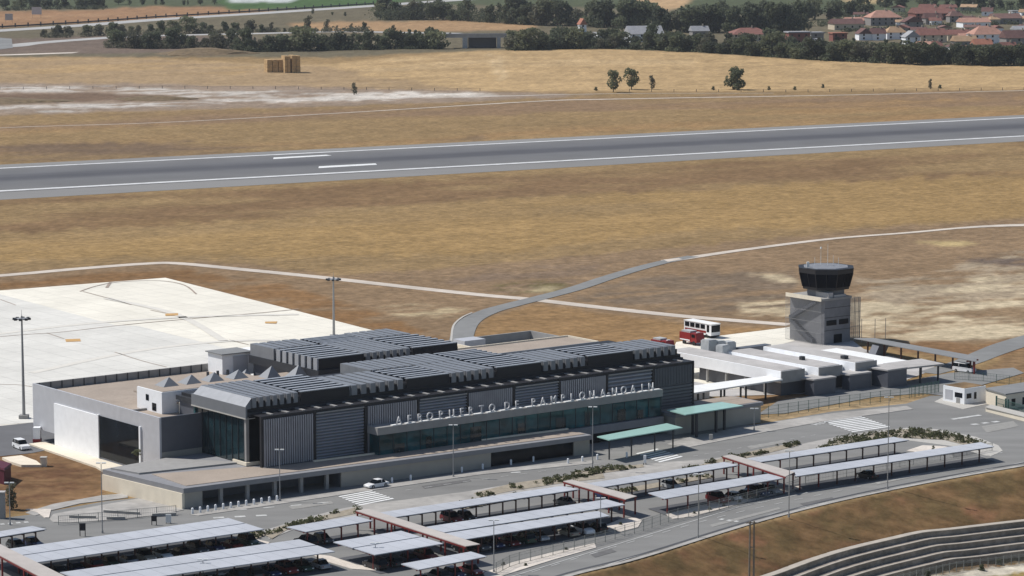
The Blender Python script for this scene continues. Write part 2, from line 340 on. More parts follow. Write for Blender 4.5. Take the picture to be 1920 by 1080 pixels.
    m = bpy.data.materials.new('dry_ground'); m.use_nodes = True; nt = m.node_tree; b = nt.nodes['Principled BSDF']; b.inputs['Roughness'].default_value = 1; b.inputs['Specular IOR Level'].default_value = .05
    ca = nt.nodes.new('ShaderNodeVertexColor'); ca.layer_name = 'soil'
    geo = nt.nodes.new('ShaderNodeNewGeometry'); nz = nt.nodes.new('ShaderNodeTexNoise'); nz.inputs['Scale'].default_value = .42; nz.inputs['Detail'].default_value = 5; nz.inputs['Roughness'].default_value = .65
    nt.links.new(geo.outputs['Position'], nz.inputs['Vector'])
    r = nt.nodes.new('ShaderNodeMapRange'); r.inputs[1].default_value = .3; r.inputs[2].default_value = .7; r.inputs[3].default_value = .78; r.inputs[4].default_value = 1.22
    nt.links.new(nz.outputs['Fac'], r.inputs[0]); vm = nt.nodes.new('ShaderNodeVectorMath'); vm.operation = 'SCALE'
    n3 = nt.nodes.new('ShaderNodeTexNoise'); n3.inputs['Scale'].default_value = .21; n3.inputs['Detail'].default_value = 6; n3.inputs['Roughness'].default_value = .7; nt.links.new(geo.outputs['Position'], n3.inputs['Vector'])
    r3 = nt.nodes.new('ShaderNodeMapRange'); r3.inputs[1].default_value = .3; r3.inputs[2].default_value = .7; r3.inputs[3].default_value = .84; r3.inputs[4].default_value = 1.16; nt.links.new(n3.outputs['Fac'], r3.inputs[0])
    mm = nt.nodes.new('ShaderNodeMath'); mm.operation = 'MULTIPLY'; nt.links.new(r.outputs[0], mm.inputs[0]); nt.links.new(r3.outputs[0], mm.inputs[1])
    nt.links.new(ca.outputs['Color'], vm.inputs[0]); nt.links.new(mm.outputs[0], vm.inputs['Scale']); nt.links.new(vm.outputs[0], b.inputs['Base Color'])
    bp = nt.nodes.new('ShaderNodeBump'); bp.inputs['Strength'].default_value = .5; bp.inputs['Distance'].default_value = .4; nt.links.new(nz.outputs['Fac'], bp.inputs['Height']); nt.links.new(bp.outputs[0], b.inputs['Normal'])
    me.materials.append(m); o = bpy.data.objects.new('ground', me); COL.objects.link(o); o['kind'] = 'structure'
build_ground()

def sheet(name, m, polys, z, px=True, kind='structure'):
    b = MB()
    for poly in polys:
        pts = [gp(x, y) if px else Vector((x, y, 0)) for x, y in poly]
        ar = sum(pts[i].x * pts[(i + 1) % len(pts)].y - pts[(i + 1) % len(pts)].x * pts[i].y for i in range(len(pts)))
        if ar < 0: pts.reverse()
        b.face([Vector((p.x, p.y, z)) for p in pts])
    o = b.build(name, M[m] if isinstance(m, str) else m); return tag(o, kind=kind) if kind else o
def smooth(pts, n=6):
    out = []
    P = [Vector((p[0], p[1], 0)) for p in pts]
    for i in range(len(P) - 1):
        p0 = P[max(0, i - 1)]; p1 = P[i]; p2 = P[i + 1]; p3 = P[min(len(P) - 1, i + 2)]
        for k in range(n):
            t = k / n; out.append(.5 * ((2 * p1) + (p2 - p0) * t + (2 * p0 - 5 * p1 + 4 * p2 - p3) * t * t + (3 * p1 - p0 - 3 * p2 + p3) * t ** 3))
    out.append(P[-1]); return out
def ribbon_mb(b, wp, w, z, off=0.0, zf=None):
    L_ = []; R_ = []
    for i, p in enumerate(wp):
        d = (wp[min(i + 1, len(wp) - 1)] - wp[max(i - 1, 0)]); d.z = 0; d.normalize(); n = Vector((-d.y, d.x, 0))
        ww = w[i] if isinstance(w, (list, tuple)) else w
        L_.append(p + n * (off + ww / 2)); R_.append(p + n * (off - ww / 2))
    for q in L_ + R_: q.z = z
    n = len(wp); b.add(L_ + R_, [(i, n + i, n + i + 1, i + 1) for i in range(n - 1)])
def ribbon(name, m, pxs, w, z, kind='structure', n=6):
    wp = smooth([gp(x, y) for x, y in pxs], n); b = MB()
    if isinstance(w, (list, tuple)): w = list(np.interp(np.linspace(0, 1, len(wp)), np.linspace(0, 1, len(w)), w))
    ribbon_mb(b, wp, w, z); o = b.build(name, M[m]); o['kind'] = kind; return o

# ------------------------------------------------------------------ runway
def line_px(x, a, b): return a + (b - a) * x / 1920.0
def runway():
    xs = (-600, 2520)
    def ed(y0, y1): return [(x, line_px(x, y0, y1)) for x in xs]
    up = ed(309, 215.5); lo = ed(375, 265)
    sheet('runway_shoulder', 'shoulder', [[up[0], up[1], lo[1], lo[0]]], .05)
    a, b = ed(314, 219.5), ed(361, 256.5)
    c0 = gp(*a[0]); d = (gp(*a[1]) - c0).normalized(); rz = math.atan2(d.y, d.x)
    P_ = [gp(*a[0]), gp(*a[1]), gp(*b[1]), gp(*b[0])]; mid = sum(P_, Vector()) / 4
    m = bpy.data.materials.new('runway_asphalt'); m.use_nodes = True; nt = m.node_tree; bs = nt.nodes['Principled BSDF']; bs.inputs['Roughness'].default_value = .9; bs.inputs['Specular IOR Level'].default_value = .2
    tc = nt.nodes.new('ShaderNodeTexCoord'); sp = nt.nodes.new('ShaderNodeSeparateXYZ'); nt.links.new(tc.outputs['Object'], sp.inputs[0])
    mp = nt.nodes.new('ShaderNodeMapping'); mp.inputs['Scale'].default_value = (.004, .12, 1); nt.links.new(tc.outputs['Object'], mp.inputs[0])
    nz = nt.nodes.new('ShaderNodeTexNoise'); nz.inputs['Scale'].default_value = 1; nz.inputs['Detail'].default_value = 5; nt.links.new(mp.outputs[0], nz.inputs['Vector'])
    ad = nt.nodes.new('ShaderNodeMath'); ad.operation = 'MULTIPLY_ADD'; nt.links.new(nz.outputs['Fac'], ad.inputs[0]); ad.inputs[1].default_value = 14; nt.links.new(sp.outputs['Y'], ad.inputs[2])
    cr = nt.nodes.new('ShaderNodeValToRGB'); mr = nt.nodes.new('ShaderNodeMapRange'); mr.inputs[1].default_value = -33; mr.inputs[2].default_value = 47; nt.links.new(ad.outputs[0], mr.inputs[0]); nt.links.new(mr.outputs[0], cr.inputs[0])
    E_ = cr.color_ramp.elements; E_[0].position = 0; E_[0].color = (*alb(122, 121, 120), 1); E_[1].position = 1; E_[1].color = (*alb(126, 125, 124), 1)
    for ps, c in ((.34, (116, 116, 117)), (.45, (92, 92, 96)), (.56, (90, 90, 94)), (.68, (112, 112, 114))):
        e = E_.new(ps); e.color = (*alb(*c), 1)
    n2 = nt.nodes.new('ShaderNodeTexNoise'); n2.inputs['Scale'].default_value = .05; n2.inputs['Detail'].default_value = 6; nt.links.new(tc.outputs['Object'], n2.inputs['Vector'])
    r2 = nt.nodes.new('ShaderNodeMapRange'); r2.inputs[1].default_value = .3; r2.inputs[2].default_value = .7; r2.inputs[3].default_value = .92; r2.inputs[4].default_value = 1.08; nt.links.new(n2.outputs['Fac'], r2.inputs[0])
    vm = nt.nodes.new('ShaderNodeVectorMath'); vm.operation = 'SCALE'; nt.links.new(cr.outputs[0], vm.inputs[0]); nt.links.new(r2.outputs[0], vm.inputs['Scale']); nt.links.new(vm.outputs[0], bs.inputs['Base Color'])
    RM = Matrix.Rotation(-rz, 3, 'Z'); bb = MB(); bb.face([RM @ (p - mid) for p in reversed(P_)])
    o = bb.build('runway', m); o.location = (mid.x, mid.y, .10); o.rotation_euler = (0, 0, rz); o['kind'] = 'structure'
    sheet('runway_edge_line', 'paint_edge', [[(xs[0], line_px(xs[0], 315.3, 220.3)), (xs[1], line_px(xs[1], 315.3, 220.3)), (xs[1], line_px(xs[1], 316.9, 221.6)), (xs[0], line_px(xs[0], 316.9, 221.6))],
          [(xs[0], line_px(xs[0], 357.6, 254.6)), (xs[1], line_px(xs[1], 357.6, 254.6)), (xs[1], line_px(xs[1], 360.0, 256.3)), (xs[0], line_px(xs[0], 360.0, 256.3))]], .15)
    sheet('touchdown_marking', 'paint', [[(513, 296), (612, 290.8), (622, 292.2), (512, 299)], [(598, 312.5), (704, 307), (707, 309.5), (597, 316)]], .15)
runway()

# ------------------------------------------------------------------ apron, tracks, roads
def slab_mat(name, rgb, k=1.0, bw=6, rh=6, ms=.10, mo=.74, c2=.95, rough=.8):
    m = mat(name, alb(*rgb, k=k), rough, .04, .5, noise2=.08, scale2=.05); nt = m.node_tree
    bs = nt.nodes['Principled BSDF']; src = bs.inputs['Base Color'].links[0].from_socket
    geo = nt.nodes.new('ShaderNodeNewGeometry'); mp = nt.nodes.new('ShaderNodeMapping'); mp.inputs['Rotation'].default_value = (0, 0, -math.atan2(U.y, U.x)); nt.links.new(geo.outputs['Position'], mp.inputs[0])
    br = nt.nodes.new('ShaderNodeTexBrick'); br.offset = 0; br.inputs['Scale'].default_value = 1; br.inputs['Brick Width'].default_value = bw; br.inputs['Row Height'].default_value = rh; br.inputs['Mortar Size'].default_value = ms
    br.inputs['Color1'].default_value = (1, 1, 1, 1); br.inputs['Color2'].default_value = (c2, c2, c2, 1); br.inputs['Mortar'].default_value = (mo, mo, mo, 1)
    nt.links.new(mp.outputs[0], br.inputs['Vector']); mx = nt.nodes.new('ShaderNodeVectorMath'); mx.operation = 'MULTIPLY'
    nt.links.new(src, mx.inputs[0]); nt.links.new(br.outputs['Color'], mx.inputs[1]); nt.links.new(mx.outputs[0], bs.inputs['Base Color']); return m
M['pv_roof'] = slab_mat('carport_sheet_metal', (199, 202, 208), 1.0, 2.9, 60, .07, .70, .93, .6)
M['apron'] = slab_mat('apron_concrete', (250, 244, 228), 1.0); M['apron_old'] = slab_mat('old_apron_concrete', (234, 231, 222), 1.0)
sheet('apron', 'apron', [[(310, 521), (560, 584), (720, 625), (860, 662), (800, 740), (470, 740), (60, 795), (0, 799), (-500, 850), (-500, 582), (0, 545)]], .05)
sheet('apron_slab', 'apron_old', [[(-490, 592), (0, 552), (215, 610), (260, 612), (460, 663), (560, 690), (470, 738), (60, 793), (0, 797), (-490, 846)]], .09)
def aline(pts, w, m='paint_line', nm='apron_line'): ribbon(nm, m, pts, w, .13, n=4)
aline([(-400, 672), (0, 632), (110, 624), (260, 607), (480, 588), (560, 580)], .5)
aline([(150, 547), (180, 537), (225, 529), (300, 527), (345, 535), (368, 552)], .5)
aline([(155, 547), (200, 559), (246, 572)], .35)
aline([(282, 582), (310, 588)], .3); aline([(88, 625), (120, 636)], .35); aline([(215, 661), (265, 677), (312, 689)], .35); aline([(430, 638), (466, 647)], .3); aline([(-200, 735), (0, 722), (60, 726)], .35); aline([(0, 562), (30, 573)], .35); aline([(200, 540), (207, 530)], .8)
sheet('stand_number', 'paint_yellow', [[(310, 589), (334, 588), (334, 592.5), (310, 593)], [(122, 637), (150, 636), (152, 641), (124, 642)], [(497, 604), (520, 603.5), (518, 607.5), (497, 607)]], .14)
for pts_ in ([(-100, 640), (120, 612), (330, 596), (560, 590)], [(60, 700), (250, 660), (430, 640), (560, 640)], [(200, 560), (330, 590), (420, 640)]): aline(pts_, 2.2, 'tyre_stain', 'apron_stain')
ribbon('perimeter_track', 'track', [(-500, 550), (-200, 531), (0, 517), (160, 503), (285, 494), (340, 494.5), (440, 504), (600, 520), (760, 538), (900, 553), (1000, 562), (1120, 576), (1280, 593), (1440, 606), (1480, 609)], 4.6, .06)
ribbon('service_road', 'road_grey', [(862, 668), (866, 632), (880, 604), (915, 585), (960, 572), (1020, 557), (1080, 541), (1140, 521), (1200, 503), (1252, 490), (1300, 481)], [5.6, 5.4, 5.2, 5.0, 4.8, 4.4, 3.8], .11)
ribbon('service_track', 'track', [(1250, 490), (1290, 484), (1400, 468), (1560, 448), (1700, 437), (1800, 428), (1880, 423.5), (2000, 421), (2300, 416)], [5, 3.5, 3, 3, 6, 6], .10)
sheet('track_crossing', 'track', [[(1244, 487.5), (1272, 484.5), (1280, 487), (1252, 491.5)]], .13)
ribbon('road_kerb', 'kerb', [(846, 640), (850, 612), (866, 596), (885, 587)], .5, .14)
ribbon('far_track', 'track', [(-300, 258), (0, 240), (300, 230), (640, 212), (1000, 190.5), (1150, 186), (1600, 178), (1920, 170), (2300, 164)], [1.2, 1.6, 2.2, 4.5, 2.2, 2.6], .08)
ribbon('dirt_track', 'track', [(900, 181), (960, 180), (1060, 177.5), (1200, 175.5), (1450, 175)], [8, 4, 2.4, 1.6, 1.2], .10)
ribbon('motorway', 'far_road', [(-300, 76), (0, 57.5), (150, 48), (300, 36.5), (480, 25.5), (700, 11), (800, 4), (920, -4)], 24, .10)
ribbon('slip_road', 'far_road', [(-200, 92), (0, 88), (60, 81.5), (150, 74.5), (260, 68), (480, 63), (640, 59.5), (860, 63)], 17, .08)
ribbon('country_road', 'track', [(-200, 107.5), (0, 103.5), (140, 99), (260, 95.5), (352, 93)], 12, .12)
ribbon('valley_road', 'road_grey', [(420, 112), (480, 108.5), (560, 106), (640, 106.5), (760, 104), (860, 100.5), (945, 98.5)], 46, .08)
ribbon('valley_verge', 'track', [(445, 101.5), (640, 100.5), (760, 99.2), (860, 97)], 14, .14)
sheet('pond', 'road_grey', [[(-100, 72), (0, 71), (22, 73), (24, 90), (0, 93), (-100, 96)]], .15)

sheet('forecourt_road', 'asphalt', [[(-300, 1300), (-300, 1010), (-100, 985), (60, 965), (200, 940), (300, 930), (350, 800), (1120, 790), (1300, 800), (1420, 796), (1560, 772), (1700, 757), (1745, 742), (1800, 744), (1850, 736), (1960, 722), (2400, 650), (2400, 803), (2150, 838), (1920, 871), (1640, 922), (1430, 973), (1200, 1043), (1040, 1084), (760, 1176), (540, 1245)]], .05)
sheet('left_road', 'asphalt_dark', [[(-300, 838), (0, 799), (60, 793), (105, 800), (120, 838), (100, 842), (60, 850), (0, 856), (-300, 892)]], .07)
sheet('compound_yard', 'pale_roof', [[(1240, 660), (1300, 640), (1490, 612), (1600, 640), (1620, 655), (1760, 690), (1640, 735), (1300, 745)]], .06)
sheet('compound_white_yard', 'apron', [[(1262, 655), (1268, 642), (1350, 630), (1480, 614), (1490, 640), (1400, 662), (1262, 668)], [(1290, 736), (1300, 690), (1400, 700), (1410, 727)]], .09)
sheet('compound_road', 'road_grey', [[(1420, 778), (1460, 752), (1605, 730), (1700, 715), (1780, 700), (1900, 690), (1920, 700), (1850, 720), (1770, 743), (1730, 738), (1640, 745), (1470, 776)]], .10)
ribbon('hill_road', 'road_grey', [(1740, 700), (1810, 680), (1860, 660), (1920, 640), (2100, 590)], [5, 6, 7, 8, 8], .08)

def slab(name, m, px, z1, kind='structure', z0=0.0):
    b = MB(); b.prism([gp(x, y) for x, y in px], z0, z1); o = b.build(name, M[m]); o['kind'] = kind; return o
# pavements, kerbs and markings of the forecourt
slab('pavement', 'paving', [(356, 966), (470, 948), (620, 925), (640, 922), (900, 883), (1112, 864), (1112, 870), (900, 891), (646, 928), (525, 946), (470, 954), (372, 968)], .13)
slab('terminal_pavement', 'paving', [(1250, 834), (1300, 818), (1425, 796), (1560, 776), (1700, 762), (1712, 768), (1640, 778), (1540, 792), (1430, 812), (1400, 818), (1290, 840)], .13)
slab('left_pavement', 'paving', [(48, 962), (100, 946), (190, 930), (238, 926), (240, 934), (150, 945), (96, 958), (66, 968)], .13)
slab('side_pavement', 'paving', [(93, 974), (100, 965), (180, 950), (260, 936), (310, 940), (345, 957), (300, 966), (230, 975), (130, 981), (100, 980)], .13)
slab('traffic_island', 'gravel_white', [(48, 956), (96, 956), (92, 972), (84, 972), (70, 962)], .18)
slab('median_pavement', 'paving', [(495, 996), (560, 975), (640, 955), (690, 946), (760, 938), (880, 922), (1010, 900), (1170, 878), (1240, 868), (1330, 862), (1480, 838), (1560, 822), (1660, 806), (1720, 806), (1620, 824), (1500, 846), (1390, 866), (1290, 884), (1100, 908), (900, 938), (740, 962), (690, 965), (560, 990), (505, 1012)], .12)
slab('roundabout_kerb', 'kerb', [(1480, 850), (1570, 821), (1700, 803), (1760, 806), (1830, 820), (1872, 836), (1880, 846), (1858, 856), (1836, 852), (1790, 838), (1700, 826), (1600, 838)], .10)
slab('gravel_bed', 'gravel_white', [(1130, 989), (1160, 976), (1190, 972), (1204, 977), (1196, 990), (1165, 998)], .16)
slab('gravel_strip', 'gravel_white', [(1248, 966), (1300, 952), (1400, 930), (1470, 916), (1500, 912), (1500, 918), (1400, 942), (1300, 970), (1262, 974)], .15)
slab('lower_gravel_strip', 'gravel_white', [(905, 1076), (960, 1056), (1040, 1036), (1115, 1020), (1118, 1028), (1040, 1050), (960, 1075), (915, 1090)], .15)
slab('corner_gravel', 'gravel_white', [(585, 1040), (620, 1044), (668, 1060), (700, 1066), (712, 1072), (660, 1068), (606, 1052)], .15)
slab('left_gravel_bed', 'gravel_white', [(440, 1012), (452, 1006), (482, 1013), (506, 1018), (496, 1026), (466, 1024)], .15)
slab('east_gravel_bed', 'gravel_white', [(1700, 846), (1730, 836), (1770, 838), (1790, 842), (1740, 852)], .15)
slab('concrete_slab', 'conc_light', [(4, 862), (40, 858), (68, 868), (78, 876), (40, 876), (20, 870)], .45)
ribbon('road_verge', 'paving', [(760, 1180), (1040, 1088), (1200, 1046.5), (1430, 976), (1640, 925), (1920, 873.5), (2300, 816)], 1.0, .12, n=8)
ribbon('road_edge_strip', 'bay', [(760, 1174), (1040, 1082), (1200, 1040.5), (1430, 970.5), (1640, 919.5), (1920, 868.5), (2300, 811)], .5, .10, n=8)  # narrow dark strip along the road side of the verge
b = MB()
def stripes(px4, n, m='paint'):
    a, b_, c, d = [gp(*p) for p in px4]       # a-b along stripe, a-d across
    for i in range(n):
        t0, t1 = i / n, (i + .55) / n
        b.face([x + Vector((0, 0, .095)) for x in (a.lerp(d, t0), a.lerp(d, t1), b_.lerp(c, t1), b_.lerp(c, t0))][::-1])
stripes([(628, 929), (690, 918), (742, 937), (677, 950)], 8)
stripes([(1192, 851), (1232, 842), (1284, 858), (1240, 869)], 7)
stripes([(1540, 791), (1614, 781), (1672, 802), (1602, 812)], 9)
o = b.build('zebra_crossing', M['paint']); o['kind'] = 'structure'
def dashes(pts, n, w, duty, z=.095):
    wp = smooth([gp(*p) for p in pts], 20); L_ = [0]
    for i in range(1, len(wp)): L_.append(L_[-1] + (wp[i] - wp[i - 1]).length)
    def at(s):
        for i in range(1, len(wp)):
            if L_[i] >= s: return wp[i - 1].lerp(wp[i], (s - L_[i - 1]) / max(1e-6, L_[i] - L_[i - 1]))
        return wp[-1]
    for i in range(n): ribbon_mb(b, [at(L_[-1] * (i + .5 * k * duty) / n) for k in range(3)], w, z)
b = MB()
dashes([(900, 1100), (1000, 1062), (1130, 1020), (1250, 984), (1400, 948), (1500, 924), (1650, 893), (1780, 868), (1880, 849)], 1, .22, 1)
dashes([(1010, 1100), (1200, 1040), (1430, 969), (1640, 918), (1920, 867)], 1, .2, 1)
dashes([(960, 1085), (1130, 1033), (1330, 975), (1500, 936), (1700, 896), (1880, 862)], 26, .18, .45)
dashes([(390, 962), (600, 944), (640, 938)], 5, .5, .4); dashes([(400, 972), (520, 966)], 3, 1.1, .5)
dashes([(760, 920), (900, 900), (1180, 862)], 12, .15, .4); dashes([(1300, 856), (1540, 814)], 12, .15, .4)
dashes([(1785, 787), (1838, 779)], 1, 1.1, 1); dashes([(1822, 797), (1880, 790)], 3, 1.2, .6); dashes([(1350, 974), (1392, 980)], 3, 1.0, .5); dashes([(1488, 795), (1512, 791)], 1, .8, 1); dashes([(1525, 797), (1552, 792)], 4, 1.5, .6); dashes([(958, 887), (976, 886)], 1, .9, 1)
dashes([(0, 984), (60, 979)], 4, 1.0, .55)
sheet('road_patch', 'patch', [[(1106, 1040), (1146, 1030), (1156, 1035), (1116, 1046)], [(1500, 945), (1560, 933), (1566, 937), (1508, 950)], [(790, 912), (880, 899), (884, 903), (796, 917)], [(1780, 850), (1850, 838), (1856, 846), (1790, 858)], [(960, 1068), (1010, 1052), (1020, 1056), (970, 1073)]], .085)
sheet('road_patch', 'patch_pale', [[(1330, 985), (1460, 952), (1464, 955), (1336, 989)], [(540, 950), (620, 940), (626, 945), (548, 956)], [(1640, 905), (1760, 880), (1764, 884), (1646, 909)], [(1400, 838), (1470, 826), (1476, 830), (1408, 843)], [(1840, 800), (1900, 790), (1910, 800), (1850, 812)]], .088)
o = b.build('lane_marking', M['paint_worn']); o['kind'] = 'structure'

# ------------------------------------------------------------------ terminal building
T = thing('terminal_building', W(0, 0), 'long dark grey airport terminal with rooftop ribs, louvred front screens and an airport name sign', 'airport terminal')
def tub(name, m, boxes, label=None):
    b = MB()
    for x in boxes: b.ub(*x)
    return part(b, name, m, T, label)
# front low building
FA = [(-19.2, -10.4), (66.5, -14.6), (66.5, -.4), (.3, -.4), (.3, 14.6), (-8.2, 14.6), (-21.7, 12.6)]
b = MB(); b.up(FA, 2.75, 3.6); part(b, 'roof_slab', 'slab_grey', T, 'flat grey roof slab of the low front building')
b = MB(); b.up([(-17.8, -8.9), (66, -13.2), (66, -7.4), (23, -5.2), (1.2, -3.8), (-.2, -1.6), (-17.2, 3.4)], 3.6, 3.68); part(b, 'gravel_roof', 'gravel_roof', T)
b = MB(); b.up([(-19.0, 4.6), (-.4, 2.2), (-.4, 2.9), (-8.3, 13.4), (-20.6, 11.6)], 3.6, 3.9); part(b, 'rear_roof_strip', 'conc_grey', T, 'smooth pale grey roof strip behind the gravel roof')
b = MB(); b.up([(11, -4.9), (66.2, -8.0), (66.2, -7.6), (11, -4.5)], 3.6, 3.95); part(b, 'roof_kerb', 'conc_light', T)
b = MB(); b.up([(-19.4, -10.2), (-18.9, -10.2), (-21.4, 12.2), (-21.9, 12.4)], 0, 2.74); part(b, 'side_wall', 'conc_light', T, 'sunlit cream end wall')
def fv(u): return -10.4 + (u + 19.2) * (-4.2 / 85.7)
def fwall(name, m, u0, u1, inset, th, z0, z1):
    b = MB(); b.up([(u0, fv(u0) + inset), (u1, fv(u1) + inset), (u1, fv(u1) + inset + th), (u0, fv(u0) + inset + th)], z0, z1); return part(b, name, m, T)
fwall('front_wall', 'conc_beige', -18.8, -15.4, .35, .3, 0, 2.74)
fwall('rear_wall', 'clad_dark', -15.4, 12.2, 6.0, .3, 0, 2.74)
fwall('front_wall', 'conc_beige', 12.2, 44, .35, .3, 0, 2.74); fwall('front_window', 'glass_black', 44, 62.6, .6, .2, .2, 2.74); fwall('front_wall', 'conc_beige', 62.6, 66.2, .35, .3, 0, 2.74)
fwall('partition', 'clad_dark', 12.1, 12.3, .9, 5, 0, 2.74)
for u in (-11.6, -6.4, -1.0, 4.3, 9.5):
    b = MB(); b.ub(u - .3, u + .3, fv(u) + .5, fv(u) + 1.1, 0, 2.75); part(b, 'column', 'conc_grey', T)
# plinth right of the low building, below the sign band
tub('plinth', 'slab_grey', [(66.6, 90, -7.6, -3.9, 2.1, 3.5)]); tub('entrance_glazing', 'glass_black', [(66.6, 90, -6.6, -6.3, 0, 2.09)])
# main hall
tub('hall_wall', 'clad_dark', [(.5, 101, .4, 23, 3.7, 12.2), (67, 101, .4, 1, 0, 3.6)])
b = MB()
for k in range(9): b.ub(.28, .42, .6 + k * 2.0, .68 + k * 2.0, 3.9, 12.1)
g = tub('side_glazing', 'glass', [(.3, .48, .5, 17.2, 3.7, 12.15)]); 
for k in range(9): b2 = MB(); b2.ub(.18, .29, .9 + k * 2.0, .98 + k * 2.0, 3.9, 12.1); sub(b2, 'mullion', 'zinc_dark', g, T)
tub('corner_glazing', 'glass_black', [(.9, 3.5, .2, .38, 3.7, 12.15)])
tub('corner_column', 'conc_grey', [(-.1, .5, -.2, .38, 3.7, 12.2)], 'pale column at the glazed corner'); tub('edge_column', 'glass_teal', [(-.05, .28, 16.9, 17.4, 3.7, 12.2)])
tub('corner_kerb', 'conc_light', [(-.6, -.3, -.9, 3.6, 3.69, 4.3), (-.29, 2.2, -.9, -.6, 3.69, 4.3)])
tub('roof_deck', 'zinc_dark', [(.0, 101.2, -.3, 23.5, 12.21, 13.0)]); tub('roof_upstand', 'black', [(.6, 101, .3, 22.5, 13.01, 13.6)])
tub('side_fascia', 'fascia', [(-.35, -.01, -.5, 17.6, 12.0, 14.1)]); tub('fascia_trim', 'kerb', [(-.42, -.36, -.56, 17.6, 11.9, 12.1), (-.42, 1.6, -.56, -.5, 11.9, 12.05)])
b = MB(); q = [W(-.3, -.3, 14.1), W(-.3, 17, 14.1), W(1.4, 17, 15.45), W(1.4, .3, 15.45)]; b.face(q); b.face([W(-.3, -.3, 14.1), W(1.4, .3, 15.45), W(1.4, .3, 13.6), W(-.3, -.3, 13.6)]); part(b, 'sloped_roof_edge', 'zinc', T)
# roof rib modules: ribs run along u or along v, black gaps and fronts paint in the shade
def module(u0, u1, v0, v1, along, z0=13.6, z1=15.5, n=6, teeth_front=True, teeth_side=False):
    m = MB(); m.ub(u0, u1, v0, v1, z0, z1 - .85)
    if along == 'u':
        w = (v1 - v0) / n
        for i in range(n): m.ub(u0 + .1, u1 - .1, v0 + i * w + .01, v0 + (i + .36) * w, z1 - .849, z1 - .16)  # black under-ribs stand in for the shaded rib fronts
    base = part(m, 'roof_monitor', 'black', T)
    m = MB()
    if along == 'v':
        w = (u1 - u0) / n
        for i in range(n):
            a = u0 + i * w
            m.prism([W(a, v0 + .1), W(a + w * .70, v0 + .1), W(a + w * .70, v1 - .1), W(a, v1 - .1)], z1 - .80, z1 - (i % 2) * .03)
            m.up([(a + .02, v0 - .35), (a + w * .58, v0 - .35), (a + w * .58, v0 - .01), (a + .02, v0 - .01)], z0 + .1, z1 - .02)
            if teeth_side and i == 0: m.ub(u0 - .3, u0 - .01, v0, v1, z0, z1 - .03)
    else:
        w = (v1 - v0) / n
        for i in range(n):
            a = v0 + i * w
            m.prism([W(u0 + .1, a), W(u1 - .1, a), W(u1 - .1, a + w * .42), W(u0 + .1, a + w * .42)], z1 - .155, z1 - (i % 3) * .02)
            if teeth_side: m.ub(u0 - .35, u0 - .01, a + .02, a + w * .62, z0 - .4, z1 - .02)
    sub(m, 'roof_rib', 'zinc' if along == 'v' else 'zinc_lit', base, T)
BAY = 11.0
module(1.4, 11.6, .4, 17.2, 'v', n=7); module(11.8, 22.4, .4, 17.2, 'u', n=8)
edges = [22.6, 35.0, 45.0, 55.6, 66.6, 77.6, 89.2, 100.4]
for i in range(7):
    module(edges[i], edges[i + 1] - .2, .4, 11.8 if i < 6 else 10.5, 'v' if i % 2 == 0 else 'u', n=6 if i % 2 == 0 else 6, teeth_side=(i == 0))
e2 = [35.4, 45.4, 56.0, 66.4]
for i in range(3): module(e2[i], e2[i + 1] - .2, 12.1, 22, 'v' if i % 2 == 1 or i == 0 else 'u', n=6, teeth_side=(i == 0))
tub('zinc_roof', 'zinc', [(66.8, 100, 12.2, 24.6, 13.0, 13.25)]); 
# rear block with ribs (over the airside)
tub('rear_hall_wall', 'clad_dark', [(35.6, 68.4, 29.6, 53, 3.7, 11.6)]); tub('rear_soffit_band', 'zinc_dark', [(34.8, 68.8, 28.9, 53.4, 11.61, 13.2)])
e3 = [35.2, 46.0, 57.2, 68.4]
for i in range(3):
    module(e3[i], e3[i + 1] - .2, 29.4, 44.4, 'u' if i % 2 == 0 else 'v', z0=13.21, n=7, teeth_side=(i == 0))
    module(e3[i], e3[i + 1] - .2, 44.6, 53, 'v' if i % 2 == 0 else 'u', z0=13.21, n=6, teeth_side=(i == 0))
tub('rear_roof', 'gravel_roof', [(0.8, 35, 17.8, 40, 11.2, 11.5), (35, 101, 23.6, 29.3, 11.2, 11.5)])
